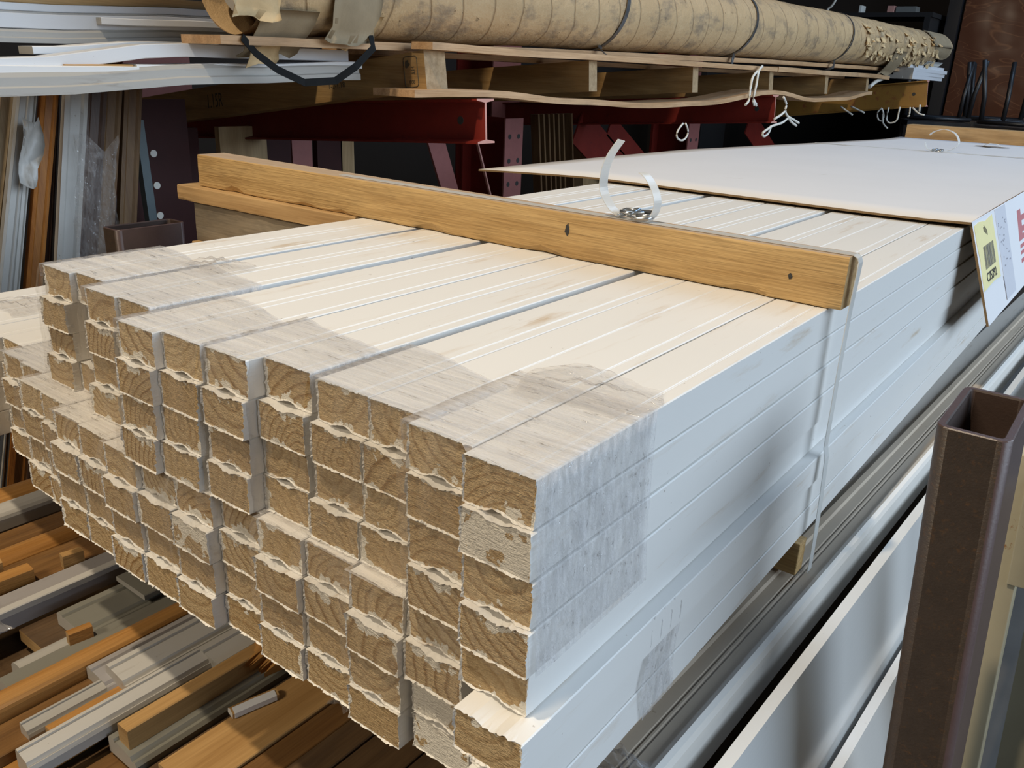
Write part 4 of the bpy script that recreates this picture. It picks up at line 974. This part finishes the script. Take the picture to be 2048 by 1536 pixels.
for k, y in enumerate((1.86, 2.70, 3.70)):
    bd = thing('steel_band', 'steel band around the brown roll, %s of the three from left' % ORD[k], 'band', tuple(on_roll(y, -90)), 'steel bands on the roll')
    b = MB(); pts = [on_roll(y + 0.03*math.sin(math.radians(a)), a, 0.0022) for a in range(-100, 200, 10)]
    ups_ = [(p - rax(p.y)).normalized() for p in pts]; ribbon(b, pts, 0.016, ups_, 0.0012); b.build('loop', P['band'], bd)
    b = MB(); ribbon(b, [on_roll(y-0.03, -62, 0.003), Vector((on_roll(y, -75).x+0.03, y-0.055, 0.262)), Vector((-0.43, y-0.06, 0.243))], 0.014, [(1, 0, 0.4)]*3, 0.0012); b.build('tail', P['band'], bd)
hb = thing('steel_band', 'loose black steel band hanging below the torn near end of the roll', 'band', (-0.47, 0.80, 0.15))
b = MB(); pp = [(-0.462, 0.945, 0.258), (-0.452, 0.945, 0.226), (-0.456, 0.90, 0.190), (-0.470, 0.86, 0.163), (-0.490, 0.80, 0.158), (-0.500, 0.745, 0.180), (-0.500, 0.70, 0.206), (-0.49, 0.665, 0.232)]
ribbon(b, pp, 0.014, [(1, 0, 0.2)]*8, 0.0012); b.build('loop', P['blackband'], hb)

# ------------------------------------------------------------------ white mouldings in the upper rack
def long_bar(prof, pts, mt, label, name='moulding', cap=None):
    b = MB(); b.sweep(prof, smooth(pts, 4), cap=1); return tag(b.build(name, [P[mt], P[cap or 'whited']]), label, 'moulding', 'white mouldings in the upper rack')
def fw(w_, h): return [(-w_, 0), (-0.001, 0), (0, 0.001), (0, h-0.001), (-0.001, h), (-w_, h)]
def stp_(w_, h): return [(-w_, 0), (0, 0), (0, h*0.35), (-0.004, h*0.42), (-0.004, h*0.8), (-0.008, h), (-w_, h)]
# lower group, squeezed between pallet stringer and skid plank (front faces near x = -0.56)
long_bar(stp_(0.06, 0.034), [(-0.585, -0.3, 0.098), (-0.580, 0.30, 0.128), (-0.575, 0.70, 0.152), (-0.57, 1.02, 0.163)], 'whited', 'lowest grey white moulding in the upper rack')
long_bar(fw(0.05, 0.012), [(-0.592, -0.3, 0.131), (-0.590, 0.30, 0.161), (-0.583, 0.52, 0.1645)], 'white', 'cream edged moulding above the lowest one in the upper rack')
long_bar(fw(0.05, 0.014), [(-0.590, 0.52, 0.166), (-0.58, 0.75, 0.174), (-0.575, 1.03, 0.186)], 'white', 'short white moulding end with a bright top in the upper rack')
long_bar(fw(0.05, 0.014), [(-0.596, 0.40, 0.163), (-0.594, 0.46, 0.1645), (-0.592, 0.515, 0.1655)], 'tan', 'tan stub left of the short white moulding end', cap='sawend')
long_bar(fw(0.05, 0.0225), [(-0.612, -0.3, 0.120), (-0.606, 0.30, 0.1600), (-0.594, 0.62, 0.1955), (-0.585, 1.00, 0.1990)], 'white_x', 'thick white moulding sagging to the left in the upper rack')
long_bar(fw(0.05, 0.012), [(-0.665, 0.385, 0.1900), (-0.665, 0.62, 0.2080), (-0.66, 0.90, 0.2200)], 'white', 'white moulding end lying behind the thick one')
# upper group beside the roll
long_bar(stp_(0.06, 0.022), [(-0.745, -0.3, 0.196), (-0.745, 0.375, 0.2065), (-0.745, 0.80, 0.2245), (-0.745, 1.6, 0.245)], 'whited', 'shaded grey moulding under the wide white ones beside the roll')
long_bar(fw(0.05, 0.024), [(-0.752, -0.3, 0.226), (-0.752, 0.375, 0.2295), (-0.752, 0.80, 0.2455), (-0.752, 1.6, 0.262)], 'white_x', 'wide white moulding second in the stack beside the roll')
long_bar(fw(0.04, 0.012), [(-0.735, 0.545, 0.2445), (-0.735, 0.80, 0.252), (-0.735, 1.4, 0.266)], 'white', 'short white strip with a cut end on the wide moulding')
long_bar(stp_(0.05, 0.0072), [(-0.755, -0.3, 0.2465), (-0.755, 0.375, 0.2500), (-0.755, 0.80, 0.2660), (-0.755, 1.6, 0.2790)], 'whited', 'darker strip for the shaded underside between the wide white mouldings beside the roll')  # strip coloured darker as the shaded underside of the white moulding
long_bar(fw(0.06, 0.0125), [(-0.762, -0.3, 0.2540), (-0.762, 0.375, 0.2574), (-0.762, 0.80, 0.2735), (-0.762, 1.6, 0.2865)], 'white_x', 'upper white moulding of the stack beside the roll')
long_bar(fw(0.06, 0.016), [(-0.770, -0.3, 0.2668), (-0.770, 0.375, 0.2702), (-0.770, 0.80, 0.2864), (-0.770, 1.6, 0.2994)], 'tan', 'tan topmost moulding of the stack beside the roll', cap='sawend')
b = MB(); b.box(-0.95, -0.62, 0.0, 0.5, 0.196-0.02, 0.196-0.006); 
b = MB(); b.sweep([(-0.03, 0), (0.03, 0), (0.03, 0.03), (-0.03, 0.03)], [(-0.66, 1.30, 0.205), (-0.95, 1.30, 0.19)]); tag(b.build('spacer', P['pal_x']), 'timber spacer under the white mouldings', 'timber')
# far end of the white bundle
for k, (dx, dz) in enumerate([(0, 0), (0.0, 0.022), (0.0, 0.044), (-0.03, 0.064), (-0.05, 0.0)]):
    bar_obj('moulding', fw(0.10, 0.019), [(-0.325+dx, 4.75, 0.236-0.004+dz*0.85), (-0.318+dx, 5.0, 0.236-0.004+dz*0.85), (-0.300+dx+0.006*k, 5.35+0.02*k, 0.233-0.004+dz*0.85)], [P['white_x'], P['whited']],
            'white moulding poking out below the far end of the roll, %s of five' % ['lowest', 'second lowest', 'middle', 'topmost', 'rearmost'][k], 'moulding', 'white moulding ends at the far end')

# ------------------------------------------------------------------ leaning mouldings at the left
LM = [  # y at z=0.116, y at z=-0.155, width, x, material, label
 (0.436, 0.356, 0.033, -0.93, 'cream_z', 'cream and tan moulding at the left edge, leaning upright'),
 (0.4585, 0.380, 0.010, -0.945, 'tan_z', 'narrow tan moulding leaning second from left'),
 (0.4515, 0.374, 0.024, -0.885, 'white_z', 'dusty white moulding leaning third from left'),
 (0.4765, 0.402, 0.014, -0.905, 'white_z', 'narrow dusty white moulding leaning fourth from left'),
 (0.502, 0.432, 0.026, -0.985, 'brown_z', 'dark brown moulding in the shadow behind the white ones'),
 (0.520, 0.448, 0.031, -0.945, 'orange_z', 'orange stained moulding leaning upright'),
 (0.549, 0.486, 0.021, -0.965, 'dark_z', 'dark red brown moulding right of the orange one'),
 (0.556, 0.494, 0.045, -0.925, 'white_z', 'grey white film covered moulding right of the orange one'),
 (0.613, 0.550, 0.042, -0.94, 'dark_z', 'dark film wrapped panel between grey and brown mouldings'),
 (0.656, 0.594, 0.040, -0.965, 'brown_z', 'brown moulding left of the widest brown one'),
 (0.701, 0.645, 0.039, -0.95, 'brown_z', 'rightmost brown moulding of the leaning row'),
]
for ya, yb, wd, xx, mt, label in LM:
    k = (ya-yb)/0.271
    b = MB(); prof = [(-wd/2, -0.008), (wd/2, -0.008), (wd/2, 0.006), (wd*0.32, 0.009), (wd*0.22, 0.006), (-wd*0.2, 0.006), (-wd*0.32, 0.009), (-wd/2, 0.008)]
    z0, z1 = -ZO, 0.145; xx += 0.012*(LM.index((ya, yb, wd, xx, mt, label)) % 2)
    P0 = Vector((xx+0.05, yb + k*(z0+0.155) + wd/2, z0)); P1 = Vector((xx-0.02, ya + k*(z1-0.116) + wd/2, z1))
    b.sweep([(-q[0], q[1]) for q in prof][::-1], [P0, P1], up=(1, 0, 0)); tag(b.build('leaning_moulding', P[mt]), label, 'moulding', 'mouldings leaning upright at the left')
# scrap of white cloth-like paper on them, film on the right ones
g = []
r = random.Random(12)
for i in range(8):
    v = i/7; row = []
    for j in range(5):
        u = j/4; y = 0.437 + 0.034*u - 0.020*v + (0.010*math.sin(v*5) if j == 4 else 0); z = 0.080 - 0.120*v - 0.012*math.sin(u*3); row.append((-0.862 + 0.010*math.sin(u*4+v*6), y, z))
    g.append(row)
sc_ = thing('paper_scrap', 'torn white paper scrap hanging on the leaning white mouldings', 'paper', (-0.87, 0.45, -0.05)); flap_mesh('sheet', g, P['white_z'], sc_, 0.001)
b = MB(); vs = []; n = 18
for i in range(n+1):
    for j in range(n+1):
        u, v = i/n, j/n; vs.append((-0.895 + 0.007*math.sin(u*14+v*9)+0.004*math.sin(v*31)+0.02*v, 0.545+0.090*u-0.045*v, 0.026+0.02*math.sin(u*7) - 0.28*v))
b.add(vs, [(i*(n+1)+j, (i+1)*(n+1)+j, (i+1)*(n+1)+j+1, i*(n+1)+j+1) for i in range(n) for j in range(n)], 0, True)
tag(b.build('film_sheet', P['filmloose'], fixn=False), 'crinkled clear film over the leaning grey and brown mouldings', 'film')
b = MB(); b.sweep([(-0.010, -0.01), (0.010, -0.01), (0.010, 0.01), (-0.010, 0.01)], [(-0.99, 0.775, -ZO), (-0.99, 0.738, 0.06)], up=(1, 0, 0)); tag(b.build('leaning_moulding', m_flat('dull_blue', (0.10, 0.13, 0.14), 0.4)), 'dull blue grey strip right of the brown leaning mouldings', 'moulding')

# ------------------------------------------------------------------ strings
def cord(label, strands, r_=0.0035):
    b = MB()
    for s in strands:
        pts = [Vector(p) for p in s]; sm = []
        for i in range(len(pts)-1):
            a0 = pts[max(i-1, 0)]; a1 = pts[i]; a2 = pts[i+1]; a3 = pts[min(i+2, len(pts)-1)]
            for k in range(4):
                t = k/4; sm.append(0.5*((2*a1)+(a2-a0)*t+(2*a0-5*a1+4*a2-a3)*t*t+(3*a1-a0-3*a2+a3)*t**3))
        sm.append(pts[-1]); b.tube(sm, r_, 6)
    tag(b.build('cord', P['rope']), label, 'string', 'white strings hanging from the rack')
cord('white string tied at the pallet deck with two frayed knots', [
 [(-0.385, 2.805, 0.243), (-0.378, 2.759, 0.225), (-0.375, 2.745, 0.176), (-0.375, 2.736, 0.13), (-0.375, 2.768, 0.115)],
 [(-0.385, 2.79, 0.236), (-0.378, 2.714, 0.206), (-0.375, 2.697, 0.168), (-0.375, 2.696, 0.127), (-0.375, 2.671, 0.112)],
 [(-0.375, 2.736, 0.125), (-0.375, 2.752, 0.110)], [(-0.375, 2.74, 0.13), (-0.375, 2.772, 0.108)]], 0.0045)
cord('white string looped under the middle arm tip', [
 [(-0.36, 2.993, 0.139), (-0.36, 3.033, 0.114), (-0.36, 3.032, 0.09), (-0.36, 3.065, 0.069), (-0.36, 3.133, 0.055), (-0.36, 3.204, 0.04)],
 [(-0.36, 3.069, 0.06), (-0.36, 3.015, 0.045), (-0.36, 2.923, 0.036), (-0.36, 2.882, 0.027), (-0.36, 2.832, 0.013), (-0.36, 2.848, 0.0), (-0.36, 2.889, 0.011), (-0.36, 2.905, 0.036)],
 [(-0.36, 2.932, 0.061), (-0.36, 2.991, 0.074), (-0.36, 3.027, 0.086)], [(-0.36, 3.065, 0.069), (-0.36, 3.11, 0.048), (-0.36, 3.18, 0.030)]], 0.0045)
cord('small white string loop under the middle arm', [[(-0.39, 2.226, 0.058), (-0.39, 2.193, 0.036), (-0.39, 2.194, 0.016), (-0.39, 2.228, 0.006), (-0.39, 2.258, 0.014), (-0.39, 2.267, 0.034), (-0.39, 2.244, 0.058)]], 0.0032)
cord('tangle of white string under the far mustard arm', [
 [(-0.437, 4.7, 0.078), (-0.456, 4.7, 0.054), (-0.444, 4.7, 0.02), (-0.42, 4.7, 0.016), (-0.423, 4.7, 0.05), (-0.437, 4.7, 0.078)],
 [(-0.426, 4.7, 0.05), (-0.417, 4.7, 0.004), (-0.389, 4.7, -0.023)], [(-0.402, 4.7, 0.085), (-0.404, 4.7, 0.028), (-0.383, 4.7, 0.006), (-0.351, 4.7, 0.02), (-0.347, 4.7, 0.06), (-0.346, 4.7, 0.09)],
 [(-0.295, 4.7, 0.092), (-0.291, 4.7, 0.052), (-0.299, 4.7, 0.046)], [(-0.282, 4.7, 0.090), (-0.246, 4.7, 0.063), (-0.217, 4.7, 0.057)], [(-0.249, 4.7, 0.106), (-0.245, 4.7, 0.072)]], 0.0045)
cord('two short white cord ends below the mustard arm', [[(-0.656, 4.7, 0.075), (-0.584, 4.7, 0.035)], [(-0.602, 4.7, 0.080), (-0.523, 4.7, 0.05)]], 0.005)
cord('white cord hanging in the dark above the roll', [[(-1.061, 5.6, 0.78), (-1.068, 5.6, 0.70), (-1.09, 5.6, 0.656), (-1.111, 5.6, 0.634), (-1.114, 5.6, 0.55)]], 0.008)
cord('white cord between the far pallet stringer and the mustard arm', [[(-0.42, 4.571, 0.231), (-0.42, 4.435, 0.213), (-0.42, 4.333, 0.185)]], 0.010)
# ------------------------------------------------------------------ background right: upturned chairs, panel, post
def chair(label, cx, cy, cz, rz, s=1.0):
    rt = thing('metal_chair', label, 'chair', (cx, cy, cz), 'upturned black chairs in the background'); M_ = Matrix.Rotation(rz, 3, 'Z')
    def T(p): return Vector((cx, cy, cz)) + M_ @ Vector(p)*s
    for (sx, sy) in ((-1, -1), (1, -1), (-1, 1), (1, 1)):
        b = MB(); b.tube([T((sx*0.16, sy*0.15, 0.02)), T((sx*0.165, sy*0.16, 0.16)), T((sx*0.19, sy*0.20, 0.36))], 0.0135*s, 8); b.build('leg', P['black'], rt)
    b = MB(); b.tube([T(p) for p in [(-0.17, -0.16, 0.02), (0.17, -0.16, 0.02), (0.17, 0.16, 0.02), (-0.17, 0.16, 0.02), (-0.17, -0.16, 0.02)]], 0.012*s, 8); b.build('seat_frame', P['black'], rt)
    b = MB(); q = [T(p) for p in [(-0.18, -0.17, -0.03), (0.18, -0.17, -0.03), (0.18, 0.17, -0.03), (-0.18, 0.17, -0.03), (-0.18, -0.17, 0.0), (0.18, -0.17, 0.0), (0.18, 0.17, 0.0), (-0.18, 0.17, 0.0)]]
    b.add(q, [(0, 3, 2, 1), (4, 5, 6, 7), (0, 1, 5, 4), (1, 2, 6, 5), (2, 3, 7, 6), (3, 0, 4, 7)]); b.build('seat', P['black'], rt)
    b = MB(); b.tube([T((-0.17, 0.17, 0.0)), T((-0.16, 0.24, -0.38)), T((0.16, 0.24, -0.38)), T((0.17, 0.17, 0.0))], 0.012*s, 8); b.build('back_frame', P['black'], rt)
chair('upturned black chair nearest the mustard arm', -0.38, 5.78, -0.005, 0.35)
chair('upturned black chair in the middle before the plywood panel', 0.12, 5.60, -0.005, -0.25)
chair('upturned black chair at the right edge before the panel', 0.64, 5.62, -0.005, 0.5)
chair('upturned black chair in the rear, mostly hidden behind the middle one', -0.12, 6.22, -0.005, 0.1)
b = MB(); b.box(-0.65, 0.95, 5.2, 6.65, -0.45, -0.399); b.box(-0.6, -0.54, 5.25, 5.31, -ZO, -0.5); b.box(0.85, 0.91, 5.25, 5.31, -ZO, -0.5); b.box(-0.6, -0.54, 6.5, 6.56, -ZO, -0.5); b.box(0.85, 0.91, 6.5, 6.56, -ZO, -0.5)
tag(b.build('work_table', P['black']), 'dark table under the upturned black chairs', 'table')
b = MB(); b.box(-0.56, 1.3, 6.9, 6.925, -0.75, 1.6); tag(b.build('plywood_panel', P['panel']), 'glossy dark plywood panel standing behind the chairs', 'panel')
b = MB(); b.box(-0.66, -0.575, 6.85, 6.93, -ZO, 2.2); tag(b.build('steel_column', P['black']), 'black column left of the glossy plywood panel', 'column')
b = MB(); b.box(-2.4, -0.7, 6.6, 7.1, 0.66, 0.69); b.box(-2.4, -2.36, 6.6, 7.1, -ZO, 0.66); b.box(-0.75, -0.71, 6.6, 7.1, -ZO, 0.66); tag(b.build('back_shelf', P['wall']), 'dark shelf far behind the roll', 'shelf')
for x, wd, h, mt, lb in [(-1.02, 0.05, 0.045, 'redend', 'small reddish box on the dark far shelf'), (-0.96, 0.14, 0.04, 'inkgrey', 'grey box on the dark far shelf'), (-1.22, 0.02, 0.05, 'rope', 'small white bottle on the dark far shelf')]:
    b = MB(); b.box(x, x+wd, 6.62, 6.72, 0.69, 0.69+h); tag(b.build('shelf_box', P[mt], bevel=0.003), lb, 'box')
